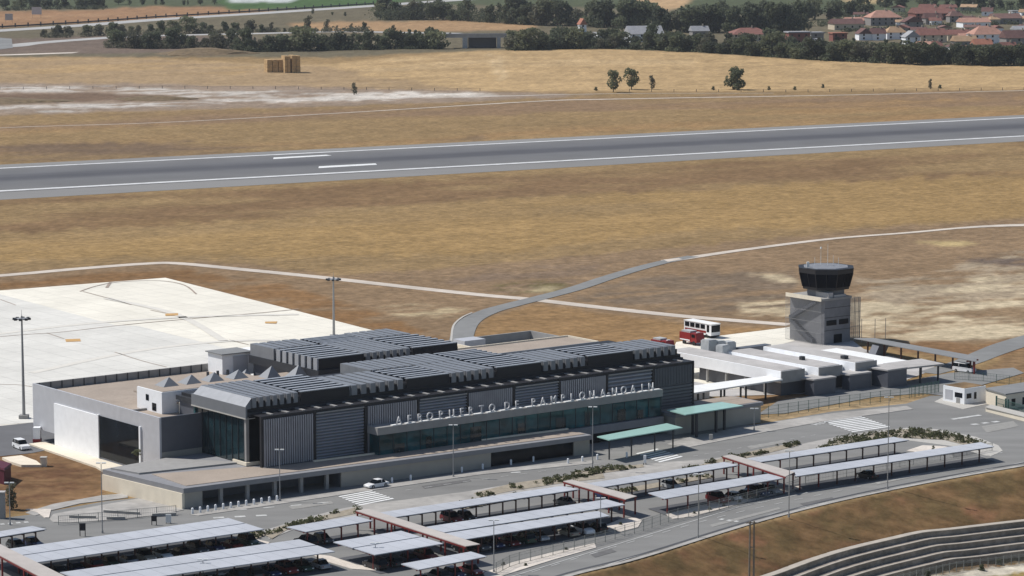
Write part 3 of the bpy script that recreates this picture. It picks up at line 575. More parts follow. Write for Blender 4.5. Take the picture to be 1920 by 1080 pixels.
# front screen: alternating ribbed and louvred panels hung on a black pergola
pe = [(1.3, 11.8), (12.4, 22.6), (23.5, 34.4), (35.0, 45.6), (46.1, 56.3), (57.0, 67.2), (67.8, 78.8), (79.4, 90.3), (91.0, 100.6)]
for i, (a, c) in enumerate(pe):
    b = MB(); zt = 12.15 if i % 2 == 0 else 12.0; zb = 3.75 if c < 66 else (3.75 if c < 90 else 1.0)
    if i == 8:
        n = 24; w = (c - a) / n
        for k in range(n): b.ub(a + k * w, a + k * w + w * .6, -3.75, -3.45, 8.6, zt)
        b.ub(a, c, -3.44, -3.3, 8.6, zt); part(b, 'ribbed_panel', 'clad_dark', T, 'dark ribbed screen panel at the east end')
        b = MB()
        for k in range(12): b.ub(a - .3, c, -3.75, -3.42, 1.0 + k * .63, 1.0 + k * .63 + .38)
        b.ub(a - .3, c, -3.41, -3.3, 1.0, 8.59); part(b, 'louvre_panel', 'clad_dark', T, 'dark louvred screen panel at the east end')
    elif i % 2 == 0:
        n = 22; w = (c - a) / n
        for k in range(n): b.ub(a + k * w, a + k * w + w * .55, -3.85, -3.5, zb, zt)
        b.ub(a, c, -3.49, -3.3, zb, zt); part(b, 'ribbed_panel', 'screen_rib', T)
    else:
        n = 15; w = (zt - zb) / n
        b.ub(a, c, -3.49, -3.4, zb, zt - .1); pn = part(b, 'louvre_panel', 'screen_louvre', T)
        b = MB()
        for k in range(n): z = zb + k * w; b.hexa([W(a, -3.62, z + .02), W(c, -3.62, z + .02), W(c, -3.5, z + .02), W(a, -3.5, z + .02)], [W(a, -3.82, z + w * .36), W(c, -3.82, z + w * .36), W(c, -3.5, z + w * .5), W(a, -3.5, z + w * .5)])
        sub(b, 'slat', 'slat', pn, T)  # bright slats over the dark panel paint in sky-lit edges
        b = MB(); b.ub(a, c, -3.9, -3.4, zt + .01, zt + .22); sub(b, 'panel_trim', 'conc_grey', pn, T)
for i in range(10):
    u = 1.0 if i == 0 else (100.9 if i == 9 else (pe[i - 1][1] + pe[i][0]) / 2)
    b = MB(); b.ub(u - .22, u + .22, -3.7, -3.2, 1.0 if u > 66 else 3.7, 12.6); part(b, 'screen_post', 'black', T)
tub('pergola_beam', 'black', [(.9, 101.2, -3.6, -3.1, 12.0, 12.72)]); tub('pergola_deck', 'black', [(.9, 101.2, -3.09, -.31, 12.55, 12.7)])
k = 0; u = 3.2
while u < 100:
    b = MB(); b.ub(u, u + .6, -3.08, -.32, 12.73, 12.86); part(b, 'pergola_beam', 'conc_grey', T); u += 3.4
# sign band and letters
tub('sign_band', 'conc_grey', [(23.2, 90.2, -7.1, -3.86, 7.35, 8.7)], 'grey band carrying the sign letters')
bg = tub('band_glazing', 'glass_teal', [(23.6, 90.0, -6.9, -4.0, 3.62, 7.34)])
for k in range(23): b = MB(); b.ub(23.7 + k * 3.0, 23.78 + k * 3.0, -6.99, -6.91, 3.62, 7.34); sub(b, 'mullion', 'zinc_dark', bg, T)
for a, c in ((3, 2.2), (10, 1.2), (20, 2.5), (31, 1.6), (40, 2.4), (47, 1.2), (55, 2.0), (60, 1.4)): b = MB(); b.ub(24 + a, 24 + a + c, -6.97, -6.905, 3.7, 5.3 + (a % 3) * .6); sub(b, 'blind', 'glass', bg, T)
b = MB()
for k in range(21): b.ub(26.5 + k * 3.05, 28.6 + k * 3.05, -7.1, -6.4, 8.71, 8.86)
part(b, 'lit_band_top', 'white_roof', T)  # white blocks paint the sunlit band top at the letter feet
WORDS = 'AEROPUERTO|DE|PAMPLONA-NOAIN'
lx = dict(zip(range(10), (165, 233, 300, 365, 435, 505, 570, 628, 697, 765)))
xs_ = [165, 233, 300, 365, 435, 505, 570, 628, 697, 765, 862, 925, 1030, 1092, 1160, 1220, 1280, 1345, 1408, 1478, 1515, 1553, 1612, 1672, 1730, 1787]
for ch, zx in zip(WORDS.replace('|', ''), xs_):
    px = 700 + zx / 3.43; u = qvu(px, 790 - (px - 745) * .135 - 5, -6.9)
    cu = bpy.data.curves.new('sign_letter', 'FONT'); cu.body = ch; cu.size = 2.0; cu.extrude = .1; cu.offset = .012; cu.align_x = 'CENTER'
    to = bpy.data.objects.new('tmp', cu); COL.objects.link(to); dg = bpy.context.evaluated_depsgraph_get(); me = bpy.data.meshes.new_from_object(to.evaluated_get(dg)); bpy.data.objects.remove(to)
    Mx = Matrix((( U.x, 0, N.x), (U.y, 0, N.y), (0, 1, 0))).to_4x4()
    o_ = W(u, -6.85, 8.87) - W(0, 0)
    me.transform(Matrix.Translation(o_) @ Mx @ Matrix.Diagonal((.92, 1, 1, 1))); me.materials.append(M['letter'])
    lo = bpy.data.objects.new('sign_letter', me); COL.objects.link(lo); lo.parent = T
# left block
UL = -8.6; VL = 15.0; VF = 61.6; ZL = 10.9
tub('side_block_wall', 'clad', [(UL, -8.2, VL, VF, 2.4, ZL), (UL, -8.2, VL, 52.4, 0, 2.39)], 'pale grey metal clad side wall')
tub('block_front_wall', 'clad_dark', [(-8.19, .2, VL, VL + .4, 4.6, ZL)]); tub('block_base_wall', 'conc_beige', [(-8.19, .2, VL + .05, VL + .4, 3.5, 4.59)])
tub('block_body', 'clad_dark', [(-8.19, 34.5, VL + 18, VF - .5, 2.4, 9.3), (-8.19, .2, VL + .41, VL + 17.99, 3.61, 9.3)])
tub('white_panel', 'white_wall', [(UL - .25, UL - .01, 36.8, 53.0, 0, 8.3)], 'large white wall panel'); sg = tub('side_window', 'glass_black', [(UL - .12, UL - .01, 21.8, 36.2, .6, 8.3)], 'tall black glazed opening')
for x_ in ((36.3, 36.78, 0, 8.5), (21.3, 21.79, .4, 8.4)): b = MB(); b.ub(UL - .3, UL - .01, *x_); part(b, 'window_frame', 'white_wall', T)
b = MB(); b.up([(UL - 3.5, 57), (UL - .3, 57), (UL - .3, 21), (UL - 7.5, 16), (UL - 4.5, 30)], 0, .35); part(b, 'base_apron', 'conc_light', T)
tub('gravel_roof', 'gravel_roof', [(-7.8, 34, VL + .8, VF - .8, 9.31, 9.5)])
tub('parapet', 'clad', [(-8.19, 34.6, VL + .41, VL + .7, 9.31, 10.7)]); 
pb = tub('rear_parapet', 'conc_grey', [(-8.19, 31, VF - .4, VF, 2.4, 10.9)])
for k in range(16): b = MB(); b.ub(-7.4 + k * 2.4, -7.3 + k * 2.4, VF - .62, VF - .41, 9.5, 10.95); sub(b, 'parapet_post', 'zinc_dark', pb, T)
tub('roof_kerb', 'conc_grey', [(-7.5, 9, 30.0, 30.5, 9.51, 9.9)])
# white plant house with skylights
P1 = tub('plant_house', 'white_wall', [(-2.3, 21, 24.6, 33.4, 9.51, 13.5)], 'white rooftop plant house')
b = MB(); b.ub(-2.0, 20.8, 24.8, 33.2, 13.51, 13.6); sub(b, 'roof', 'gravel_roof', P1, T)
for x_ in ((-2.36, -2.31, 29.2, 30.2, 11.4, 12.5), (-2.36, -2.31, 26.6, 28.0, 9.8, 11.2), (2.2, 3.4, 24.5, 24.59, 11.4, 12.7), (6.4, 7.6, 24.5, 24.59, 11.4, 12.7), (10.6, 11.8, 24.5, 24.59, 11.4, 12.7)): b = MB(); b.ub(*x_); sub(b, 'window', 'glass_black', P1, T)
def pyramid(u, v, z, s=2.6, h=2.0, m='clad'):
    b = MB(); c = W(u + s * .15, v, z + h); q = [W(u - s / 2, v - s / 2, z), W(u + s / 2, v - s / 2, z), W(u + s / 2, v + s / 2, z), W(u - s / 2, v + s / 2, z)]
    b.add(q + [c], [(0, 1, 4), (1, 2, 4), (2, 3, 4), (3, 0, 4), (3, 2, 1, 0)]); part(b, 'skylight', m, T)
for u, v in ((2.2, 30.3), (7.0, 30.2), (11.8, 30.0), (17.0, 29.8)): pyramid(u, v, 13.61, 3.3, 1.5, 'fascia')
for u, v in ((22.6, 36), (28.6, 36.4), (33.2, 34.0)): pyramid(u, v, 11.51, 3.4, 2.3, 'fascia')
tub('plant_unit', 'conc_light', [(.6, 3.6, 19.5, 23.5, 9.51, 11.6)]); tub('plant_grille', 'black', [(3.8, 8, 19.4, 23, 9.51, 11.8)])
P2 = tub('stair_house', 'white_wall', [(29.8, 39.5, 55.2, 60.5, 9.0, 13.4)], 'white stair house on the rear roof'); b = MB(); b.ub(29.4, 36.8, 54.8, 60.9, 13.41, 13.6); sub(b, 'roof', 'roof_grey', P2, T)
b = MB(); b.ub(32.2, 35.6, 55.0, 55.19, 9.2, 12.9); sub(b, 'door', 'clad', P2, T)
for u in (15.2, 17.4, 19.6):
    b = MB(); b.tube(W(u, 37, 11.5), W(u, 37, 13.9), .28, n=8); part(b, 'flue', 'zinc_dark', T)
# rear right roofs
tub('rear_wing_wall', 'conc_grey', [(68.6, 113, 40.6, 50.6, 0, 9.7), (68.6, 101, 29.6, 40.5, 0, 9.7)]); tub('gravel_roof', 'gravel_roof', [(69, 112.6, 41, 50.2, 9.71, 9.85), (69, 100.6, 29.8, 40.4, 9.71, 9.85)])
tub('roof_edge', 'conc_light', [(68.7, 113.2, 50.61, 50.95, 9.4, 10.1), (113.01, 113.35, 40.6, 50.6, 9.4, 10.1), (88.5, 113, 40.3, 40.59, 9.4, 10.0), (87.6, 88, 50.96, 68, 9.2, 10.0)])
tub('rear_yard_wall', 'conc_grey', [(94, 113.2, 63.2, 63.6, 0, 9.6), (112.9, 113.3, 51, 63.19, 0, 9.6), (90, 113, 51, 63.1, 0, 7.6)])
tub('rear_yard_unit', 'clad', [(90.5, 96, 57, 61, 7.61, 10.2), (88.6, 92, 62.5, 66, 7.4, 9.0)])
# glass canopies
def canopy(pts, z, posts, label, m='canopy_teal', pw=.3):
    b = MB(); b.up(pts, z, z + .18); c = part(b, 'canopy', m, T, label)
    for u, v in posts:
        b = MB(); b.ub(u - pw / 2, u + pw / 2, v - pw / 2, v + pw / 2, 0, z - .01); sub(b, 'canopy_post', 'zinc_dark', c, T)
canopy([(64.4, -18.6), (64.0, -22.6), (82.8, -21.4), (83.4, -16.2)], 4.0, [(65.5, -20.8), (71, -20.6), (77, -20.2), (82, -19.6)], 'teal glass canopy over the arrivals doors', pw=.2)
canopy([(89.8, -8.8), (89.2, -14.8), (104.6, -14.2), (104.0, -8.4)], 4.8, [(94.2, -11.3), (92.6, -14.2), (98.9, -12.7), (102.4, -11.2)], 'taller teal glass canopy over the departures doors', pw=.42)
# side wing right of the hall
tub('side_wing_wall', 'conc_beige', [(91.2, 113.4, -9.6, -3.9, 0, 3.4)], 'low beige side wing'); tub('side_wing_roof', 'slab_grey', [(91, 113.8, -9.9, -3.95, 3.41, 4.1), (101.3, 113.8, -3.94, -.8, 3.41, 4.1)]); tub('side_wing_gravel', 'gravel_roof', [(91.6, 113.2, -9.3, -4.3, 4.11, 4.16), (101.6, 113.2, -4.2, -1.2, 4.11, 4.16)])
tub('end_wall', 'conc_beige', [(101.01, 101.4, 2, 22, 0, 12.1)])

# ------------------------------------------------------------------ service compound
S_ = thing('service_building', W(150, 20), 'low white service building with three long flat roofs in front of the control tower', 'service building')
def shed(u0, u1, v0, v1, z, mw='white_wall', roofm='pale_roof'):
    b = MB(); b.ub(u0 + .02, u1, v0 + .02, v1, 3.0, z); wl = part(b, 'wall', mw, S_)
    b = MB(); b.ub(u0 + .4, u1 - .3, v0 + .4, v1 - .3, z + .01, z + .12); sub(b, 'roof', roofm, wl, S_)
    b = MB(); b.ub(u0, u1 + .05, v0 - .15, v0, 3.0, z + .05); sub(b, 'end_fascia', 'conc_grey', wl, S_)
    return wl
shed(136.0, 142.6, 9.0, 45, 5.4); shed(146.2, 152.9, 8.5, 37, 5.2); shed(156.8, 163, 8.5, 37, 5.2)
b = MB(); b.ub(142.7, 146.1, 12, 37, 2.9, 4.2); b.ub(153, 156.7, 12, 36, 2.9, 4.2); b.ub(163.1, 176, 12, 34, 2.8, 3.4); part(b, 'link_roof', 'white_roof', S_)
b = MB(); b.ub(137.5, 163, 10.5, 36, 0, 2.99); part(b, 'lower_wall', 'clad_dark', S_)
for v in (14, 20, 26, 32, 38, 44): b = MB(); b.ub(136.2, 136.6, v, v + .4, 0, 3.0); part(b, 'pillar', 'conc_grey', S_)
def annex(u0, u1, v0, v1, z, uo, vo, lab):
    b = MB(); b.ub(u0 + .1, u1 - .1, v0 + .1, v1, 0, z - .31); w = part(b, 'annex', 'clad_dark', S_, lab)
    b = MB(); b.up([(u0, v0), (u1, v0), (u1 + uo, vo), (u0 - .8, vo)], z - .3, z); sub(b, 'annex_roof', 'pale_roof', w, S_)
annex(142.2, 148.6, 5.6, 8.4, 3.6, 0, 10.4, 'slate grey annex box, leftmost'); annex(152.8, 159.2, 6.0, 8.3, 3.5, 0, 10.2, 'slate grey annex box, middle'); annex(161.2, 167, 3.2, 8, 4.0, 0, 9.6, 'slate grey annex box, rightmost')
b = MB(); b.up([(167, 3.3), (177, 2.2), (178, 10), (167, 10.4)], 3.55, 3.9); pc = part(b, 'porch_roof', 'pale_roof', S_)
for u, v in ((171, 3.4), (176, 3.0), (177, 9)): b = MB(); b.ub(u, u + .3, v, v + .3, 0, 3.54); sub(b, 'porch_post', 'zinc_dark', pc, S_)
for x_ in ((158, 159.2, 13, 14.2, 5.33, 6.0), (150, 150.9, 17.5, 18.4, 5.33, 6.1)): b = MB(); b.ub(*x_); part(b, 'roof_vent', 'zinc_dark', S_)
for u, v, s, h in ((143.6, 40, 2.6, 3.0), (144.5, 36.5, 2.2, 2.2), (146, 39.8, 2.4, 2.6), (149.5, 40.5, 2.5, 2.0)):
    b = MB(); b.ub(u, u + s, v, v + s, 3.0, 4.2 + h); b.ub(u + .2, u + s - .2, v + .2, v + s - .2, 4.21 + h, 4.4 + h); part(b, 'plant_unit', 'plant_grey', S_)
b = MB(); b.ub(152, 161, 39, 41, 0, 5.0); part(b, 'store_wall', 'clad_dark', S_)
wk = thing('covered_walkway', W(118, 11), 'long white flat walkway roof between the terminal end and the service building', 'walkway')
b = MB(); b.up([(102.0, 6.4), (104, 13.6), (136, 13.2), (135.8, 8.2)], 3.7, 4.0); part(b, 'roof', 'white_roof', wk)
for u, v in ((108, 8), (113, 8.6), (119, 8.4), (121, 9.6), (126, 8.6), (132, 9.2), (118, 12.6), (128, 12.4)):
    b = MB(); b.ub(u - .15, u + .15, v - .15, v + .15, 0, 3.69); part(b, 'post', 'zinc_dark', wk)
st = thing('store_wall', W(112, 16), 'plain white low block standing behind the covered walkway', 'wall'); b = MB(); b.ub(110, 124, 17.5, 22, 0, 2.6); part(b, 'wall', 'white_roof', st); b = MB(); b.ub(109.8, 124.2, 17.3, 22.2, 2.61, 2.75); part(b, 'coping', 'pale_roof', st)
# carport behind the service building
cp = thing('long_carport', W(193, 25), 'long narrow grey carport on dark posts running right from the control tower', 'carport')
b = MB(); b.up([(190.6, 43.5), (188.2, 3.4), (193.6, 8.6), (194.4, 41)], 2.95, 3.1); part(b, 'roof', 'roof_grey', cp)
for i in range(7):
    v = 40 - i * 5.6; u = 191.6 - i * .35; b = MB(); b.ub(u, u + .3, v, v + .3, 0, 2.94); part(b, 'post', 'brown_steel', cp)
b = MB(); b.ub(188.8, 189.1, 4.6, 4.9, 0, 2.9); b.ub(191.8, 192.1, 7.6, 7.9, 0, 2.9); b.ub(188.7, 192.2, 6.6, 6.9, 2.5, 2.8); part(b, 'red_frame', 'red_steel', cp)

# ------------------------------------------------------------------ control tower
TW = thing('control_tower', W(196, 60), 'grey control tower with a dark glass cab and a mesh clad shaft', 'control tower')
u0, u1, v0, v1 = 191.9, 200.2, 54.5, 66.0
b = MB(); b.ub(u0, u1, v0, v1, 0, 10.2); part(b, 'shaft', 'tower_grey', TW)
b = MB(); b.ub(u0 - 1.1, u1 + .2, v0 - .1, v1 + .3, 10.21, 10.75); part(b, 'roof_slab', 'conc_grey', TW)
b = MB(); b.ub(u0 - 1.25, u0 - 1.11, v0 - .1, v1 + .3, 10.2, 11.1); part(b, 'parapet', 'conc_light', TW)
b = MB(); b.ub(193.4, 194.9, 54.9, 60.5, 10.76, 11.9); b.ub(195.2, 199, 54.8, 55.6, 10.76, 11.3); part(b, 'roof_plant', 'pale_roof', TW)
b = MB()
for z0, z1, va, vb in ((.3, 4.6, 57.5, 65.2), (5.0, 9.8, 65.4, 56.4)):
    for s_ in range(14):
        t = s_ / 14; va_ = va + (vb - va) * t; z = z0 + (z1 - z0) * t; b.ub(u0 - 1.0, u0 - .05, min(va_, va_ + (vb - va) / 14), max(va_, va_ + (vb - va) / 14), z, z + .9)
part(b, 'stair_flight', 'clad_dark', TW)
b = MB()
for i in range(40):
    v = v0 - .05 + (v1 - v0 + .3) * i / 39; b.ub(u0 - 1.22, u0 - 1.19, v, v + .05, .2, 10.2)
for z in (.2, 2.7, 5.2, 7.7): b.ub(u0 - 1.25, u0 - 1.23, v0 - .05, v1 + .3, z, z + .08)
part(b, 'mesh_screen', 'steel', TW)
b = MB()
for i in range(12):
    u = u1 + .1 + 2.9 * i / 11; b.ub(u, u + .09, v0 - .08, v0 - .05, .2, 10.3)
for i in range(26):
    v = v0 + (v1 - v0) * i / 25; b.ub(u1 + 3.0, u1 + 3.03, v, v + .12, .2, 10.3)
for z in (.2, 3.5, 6.9, 10.2): b.ub(u1 + .05, u1 + 3.05, v0 - .12, v0 - .09, z, z + .08)
part(b, 'mesh_screen', 'steel', TW)
for z, va in ((3.4, 57), (6.8, 60)): b = MB(); b.ub(u1 + .05, u1 + 2.4, va, va + 3, z, z + .25); part(b, 'side_balcony', 'zinc_dark', TW)
for x_ in ((.6, 3.8, 4.4, 5.6), (4.6, 7.6, 4.4, 5.6), (3.0, 5.6, .2, 2.2)): b = MB(); b.ub(u0 + x_[0], u0 + x_[1], v0 - .06, v0 - .01, x_[2], x_[3]); part(b, 'window', 'glass_black', TW)
for z in (3.2, 6.2, 8.4): b = MB(); b.ub(u0, u1, v0 - .04, v0 - .01, z, z + .12); part(b, 'joint_band', 'zinc_dark', TW)
cc = W(197.6, 60.2)
def ring(r, z, ph=R(18)): return [cc + Vector((math.cos(ph + i * math.pi / 4) * r, math.sin(ph + i * math.pi / 4) * r, z)) for i in range(8)]
b = MB(); b.hexa(ring(4.6, 10.76), ring(4.6, 12.3)); part(b, 'cab_neck', 'tower_grey', TW)
b = MB(); b.hexa(ring(5.7, 12.31), ring(5.8, 12.9)); part(b, 'cab_base', 'black', TW)
b = MB(); b.hexa(ring(5.8, 12.91), ring(6.65, 16.1)); cb = part(b, 'cab_glazing', 'cab_glass', TW)
r0, r1 = ring(5.85, 12.92), ring(6.7, 16.1)
for i in range(8):
    b = MB(); b.bar(r0[i], r1[i], .14); sub(b, 'mullion', 'black', cb, TW)
    b = MB(); b.bar(r0[i].lerp(r0[(i + 1) % 8], .5), r1[i].lerp(r1[(i + 1) % 8], .5), .07); sub(b, 'mullion', 'black', cb, TW)
b = MB(); b.hexa(ring(6.75, 16.11), ring(6.85, 17.25)); rf = part(b, 'cab_roof', 'black', TW)
b = MB(); b.hexa(ring(5.5, 17.26), ring(5.4, 17.36)); sub(b, 'roof_deck', 'tower_deck', rf, TW)
for x, y, h in ((-2.5, 1, 2.2), (.5, 1, 5.2), (3, 1, 2.0), (-1, 2, 4.0), (2, 3, 2.4)):
    b = MB(); b.tube(cc + Vector((x, y, 17.2)), cc + Vector((x, y, 17.2 + h)), .06, .03, 5); part(b, 'antenna', 'lamp', TW)
b = MB(); b.box(cc.x - 4.4, cc.y - 2, 17.9, .6, .6, 1.3); part(b, 'beacon', 'lamp', TW); b = MB(); b.tube(cc + Vector((-1, 2, 21.2)), cc + Vector((-1, 2, 21.6)), .25, .1, 8); part(b, 'beacon', 'lamp', TW)

# ------------------------------------------------------------------ gatehouse and east hut
gh = thing('gatehouse', W(163, -17), 'small white flat roofed gatehouse beside the compound entrance', 'gatehouse')
ga, gb, gc = gp(1768, 752), gp(1808, 759), gp(1848, 753); gd = ga + gc - gb
b = MB(); b.prism([ga, gb, gc, gd], 0, 3.3); gw = part(b, 'wall', 'white_wall', gh)
b = MB(); cen = (ga + gc) / 2; b.prism([cen + (p - cen) * .93 for p in (ga, gb, gc, gd)], 3.31, 3.38); part(b, 'roof', 'weeds', gh, 'grey green flat roof')
def wallpatch(b, p, q, t0, t1, z0, z1, off=.03):
    d = (q - p).normalized(); n = Vector((d.y, -d.x, 0)); a = p.lerp(q, t0); c = p.lerp(q, t1)
    b.prism([a + n * off, c + n * off, c - n * .02, a - n * .02], z0, z1)
for t in ((.55, .9, 1.3, 2.3),): b = MB(); wallpatch(b, ga, gb, *t); sub(b, 'window', 'glass_black', gw, gh)
for t in ((.1, .32, 1.2, 2.2), (.45, .56, .9, 2.3)): b = MB(); wallpatch(b, gb, gc, *t); sub(b, 'window', 'glass_black', gw, gh)
b = MB(); wallpatch(b, ga, gb, .62, .8, 0, 1.2); sub(b, 'door', 'conc_grey', gw, gh); b = MB(); wallpatch(b, ga, gb, .1, .45, .6, 2.6); sub(b, 'door', 'clad', gw, gh)
slab('gatehouse_kerb', 'kerb', [(1752, 754), (1768, 746), (1850, 752), (1862, 756), (1806, 768)], .12)
eh = thing('roadside_hut', gp(1910, 775), 'low pale cream building cut off at the right edge behind a green fence', 'building')
ea, eb = gp(1848, 757), gp(1886, 768); ec = eb + U * 16; ed_ = ea + U * 16
b = MB(); b.prism([ea, eb, ec, ed_], 0, 3.0); ew = part(b, 'wall', 'conc_light', eh); b = MB(); cen = (ea + ec) / 2; b.prism([cen + (p - cen) * 1.03 for p in (ea, eb, ec, ed_)], 3.01, 3.25); part(b, 'roof', 'roof_grey', eh)
for t in ((.1, .17), (.3, .36), (.55, .61)): b = MB(); wallpatch(b, eb, ec, t[0], t[1], .5, 2.0); sub(b, 'window', 'glass_black', ew, eh)
gt = thing('green_gate', gp(1885, 775), 'dark green metal gate at the right edge by the pale building', 'gate')
b = MB(); p, q = gp(1868, 766), gp(1930, 784)
for i in range(40): x = p.lerp(q, i / 39); b.bar(x + Vector((0, 0, .2)), x + Vector((0, 0, 2.2)), .06)
for z in (.3, 1.2, 2.2): b.bar(p + Vector((0, 0, z)), q + Vector((0, 0, z)), .08)
part(b, 'gate_leaf', 'fence_green', gt)
for t in (0, .28, .36): x = p.lerp(q, t); b = MB(); b.bar(x, x + Vector((0, 0, 2.6)), .25); part(b, 'gate_post', 'fence_green', gt)
wl = thing('low_wall', gp(1868, 780), 'low white kerb wall below the green gate', 'wall'); b = MB(); b.prism([gp(1848, 772), gp(1858, 768), gp(1930, 786), gp(1930, 793)], 0, .9); part(b, 'wall', 'conc_light', wl); b = MB(); b.prism([gp(1847, 772.3), gp(1858, 767.5), gp(1931, 785.5), gp(1931, 793.5)], .91, 1.0); part(b, 'coping', 'kerb', wl)

# ------------------------------------------------------------------ car park canopies
def up3(p, z): return Vector((p.x, p.y, z))
CAN = {}
def carport(key, px, nposts, label, z=2.85, steel='brown_steel', seam=False, lo=0):
    P_ = [gp(x, y, z) for x, y in px]; c = sum(P_, Vector()) / 4; FL, FR, NR, NL = P_
    t = thing('carport', Vector((c.x, c.y, 0)), label, 'carport', 'white sheet carports of the car park')
    b = MB()
    def strip(a0, a1):
        q = [FL.lerp(NL, a0), FR.lerp(NR, a0), FR.lerp(NR, a1), FL.lerp(NL, a1)]
        b.prism(q, z - .14, z)
    if seam: strip(0, .465); strip(.5, 1)
    else: strip(0, 1)
    rf = part(b, 'roof_panel', 'pv_roof', t)
    if seam:
        b = MB(); q = [FL.lerp(NL, .46), FR.lerp(NR, .46), FR.lerp(NR, .505), FL.lerp(NL, .505)]; b.prism(q, z - .3, z - .15); part(b, 'gutter', 'zinc_dark', t)
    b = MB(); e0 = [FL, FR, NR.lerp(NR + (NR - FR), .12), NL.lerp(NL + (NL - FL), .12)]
    b.face([up3(p, .10 + .004 * len(CAN)) for p in (e0 if (e0[1] - e0[0]).cross(e0[2] - e0[1]).z > 0 else e0[::-1])]); o_ = b.build('shaded_parking_bay', M['bay']); o_['kind'] = 'structure'  # bay asphalt, darkened in colour to deepen the shade under the roof
    b = MB()
    for a in (.12, .86): b.bar(up3(FL.lerp(NL, a), z - .26), up3(FR.lerp(NR, a), z - .26), .12, .2)
    part(b, 'beam', steel, t)
    for i in range(nposts):
        f = (i + .25) / nposts; a = .86; p = FL.lerp(NL, a).lerp(FR.lerp(NR, a), f)
        b = MB(); b.bar(up3(p, 0), up3(p, z - .36), .20); q = FL.lerp(NL, .2).lerp(FR.lerp(NR, .2), f); b.bar(up3(p, z - .5), up3(q, z - .42), .1, .14)
        part(b, 'post', 'red_steel' if (i < 2 and lo) or steel == 'red_steel' else steel, t)
    CAN[key] = (FL, FR, NR, NL); return t
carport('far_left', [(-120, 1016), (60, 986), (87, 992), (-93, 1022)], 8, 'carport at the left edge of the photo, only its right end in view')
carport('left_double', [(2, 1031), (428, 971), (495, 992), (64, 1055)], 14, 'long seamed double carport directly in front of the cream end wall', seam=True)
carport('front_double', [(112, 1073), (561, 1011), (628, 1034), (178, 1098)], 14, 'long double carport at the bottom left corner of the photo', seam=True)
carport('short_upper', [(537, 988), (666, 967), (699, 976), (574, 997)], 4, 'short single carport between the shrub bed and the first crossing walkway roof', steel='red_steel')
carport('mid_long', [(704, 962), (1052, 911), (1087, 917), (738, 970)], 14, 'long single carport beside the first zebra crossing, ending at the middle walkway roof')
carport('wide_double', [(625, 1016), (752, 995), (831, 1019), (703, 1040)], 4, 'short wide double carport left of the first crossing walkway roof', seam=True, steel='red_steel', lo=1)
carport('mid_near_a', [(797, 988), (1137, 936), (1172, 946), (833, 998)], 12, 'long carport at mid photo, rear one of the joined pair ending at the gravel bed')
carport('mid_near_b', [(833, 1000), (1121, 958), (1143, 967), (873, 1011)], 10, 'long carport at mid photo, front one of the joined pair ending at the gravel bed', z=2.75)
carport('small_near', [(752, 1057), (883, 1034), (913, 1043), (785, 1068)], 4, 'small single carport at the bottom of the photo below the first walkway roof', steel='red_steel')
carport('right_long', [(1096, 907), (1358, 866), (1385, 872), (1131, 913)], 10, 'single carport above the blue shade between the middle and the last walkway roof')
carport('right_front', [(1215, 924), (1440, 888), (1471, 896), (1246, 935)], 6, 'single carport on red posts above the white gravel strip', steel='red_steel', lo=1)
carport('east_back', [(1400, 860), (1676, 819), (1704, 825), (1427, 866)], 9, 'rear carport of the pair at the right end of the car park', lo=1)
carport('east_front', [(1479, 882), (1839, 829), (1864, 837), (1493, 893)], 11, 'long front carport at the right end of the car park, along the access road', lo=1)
def walkroof(px, label, npost=6, z=3.25):
    P_ = [gp(x, y, z) for x, y in px]; FL, FR, NR, NL = P_; c = sum(P_, Vector()) / 4
    t = thing('walkway_roof', Vector((c.x, c.y, 0)), label, 'walkway roof', 'walkway roofs crossing the car park')
    b = MB(); b.prism(P_, z - .12, z); part(b, 'roof_panel', 'walk_roof', t)
    b = MB()
    for a, d in ((FL, NL), (FR, NR)): b.bar(up3(a, z - .26), up3(d, z - .26), .14, .26)
    part(b, 'beam', 'red_steel', t)
    for i in range(npost):
        for a, d in ((FL, NL), (FR, NR)):
            p = a.lerp(d, (i + .1) / (npost - .8)); b = MB(); b.bar(up3(p, 0), up3(p, z - .40), .22); part(b, 'post', 'red_steel', t)
walkroof([(-40, 1020), (-12, 1014), (128, 1083), (92, 1090)], 'pale walkway roof crossing at the bottom left corner', 4)
walkroof([(667, 957), (691, 954), (900, 1020), (873, 1024)], 'pale walkway roof crossing left of centre, first zebra crossing behind it', 7)
walkroof([(1056, 902), (1072, 899), (1194, 930), (1173, 936)], 'pale walkway roof crossing in the middle of the car park', 5)
walkroof([(1355, 855), (1372, 852), (1490, 885), (1473, 893)], 'pale walkway roof crossing nearest the second zebra crossing and the right end', 5)

# ------------------------------------------------------------------ vehicles
def carpaint(name, c, rough=.3): return mat(name + '_car_paint', c, rough, .03, 1, spec=.5)
PAINT = {'white': carpaint('white', (.78, .78, .78)), 'silver': carpaint('silver', (.40, .41, .42)), 'black': carpaint('black', (.012, .012, .014)), 'dark grey': carpaint('grey', (.07, .075, .08)),
         'dark red': carpaint('red', (.16, .012, .015)), 'dark blue': carpaint('blue', (.015, .03, .10)), 'beige': carpaint('beige', (.34, .31, .25)), 'dark green': carpaint('green', (.02, .06, .04))}
def carmesh(b, L_, Wd, prof):
    n = len(prof); vs = []
    for s, ins in ((-1, 0), (1, 0)):
        for x, z, w in prof: vs.append((x * L_ / 2, s * Wd / 2 * w, z))
    fs = [(i, (i + 1) % n, n + (i + 1) % n, n + i) for i in range(n)] + [tuple(range(n - 1, -1, -1)), tuple(range(n, 2 * n))]
    b.add(vs, [tuple(reversed(f)) for f in fs])
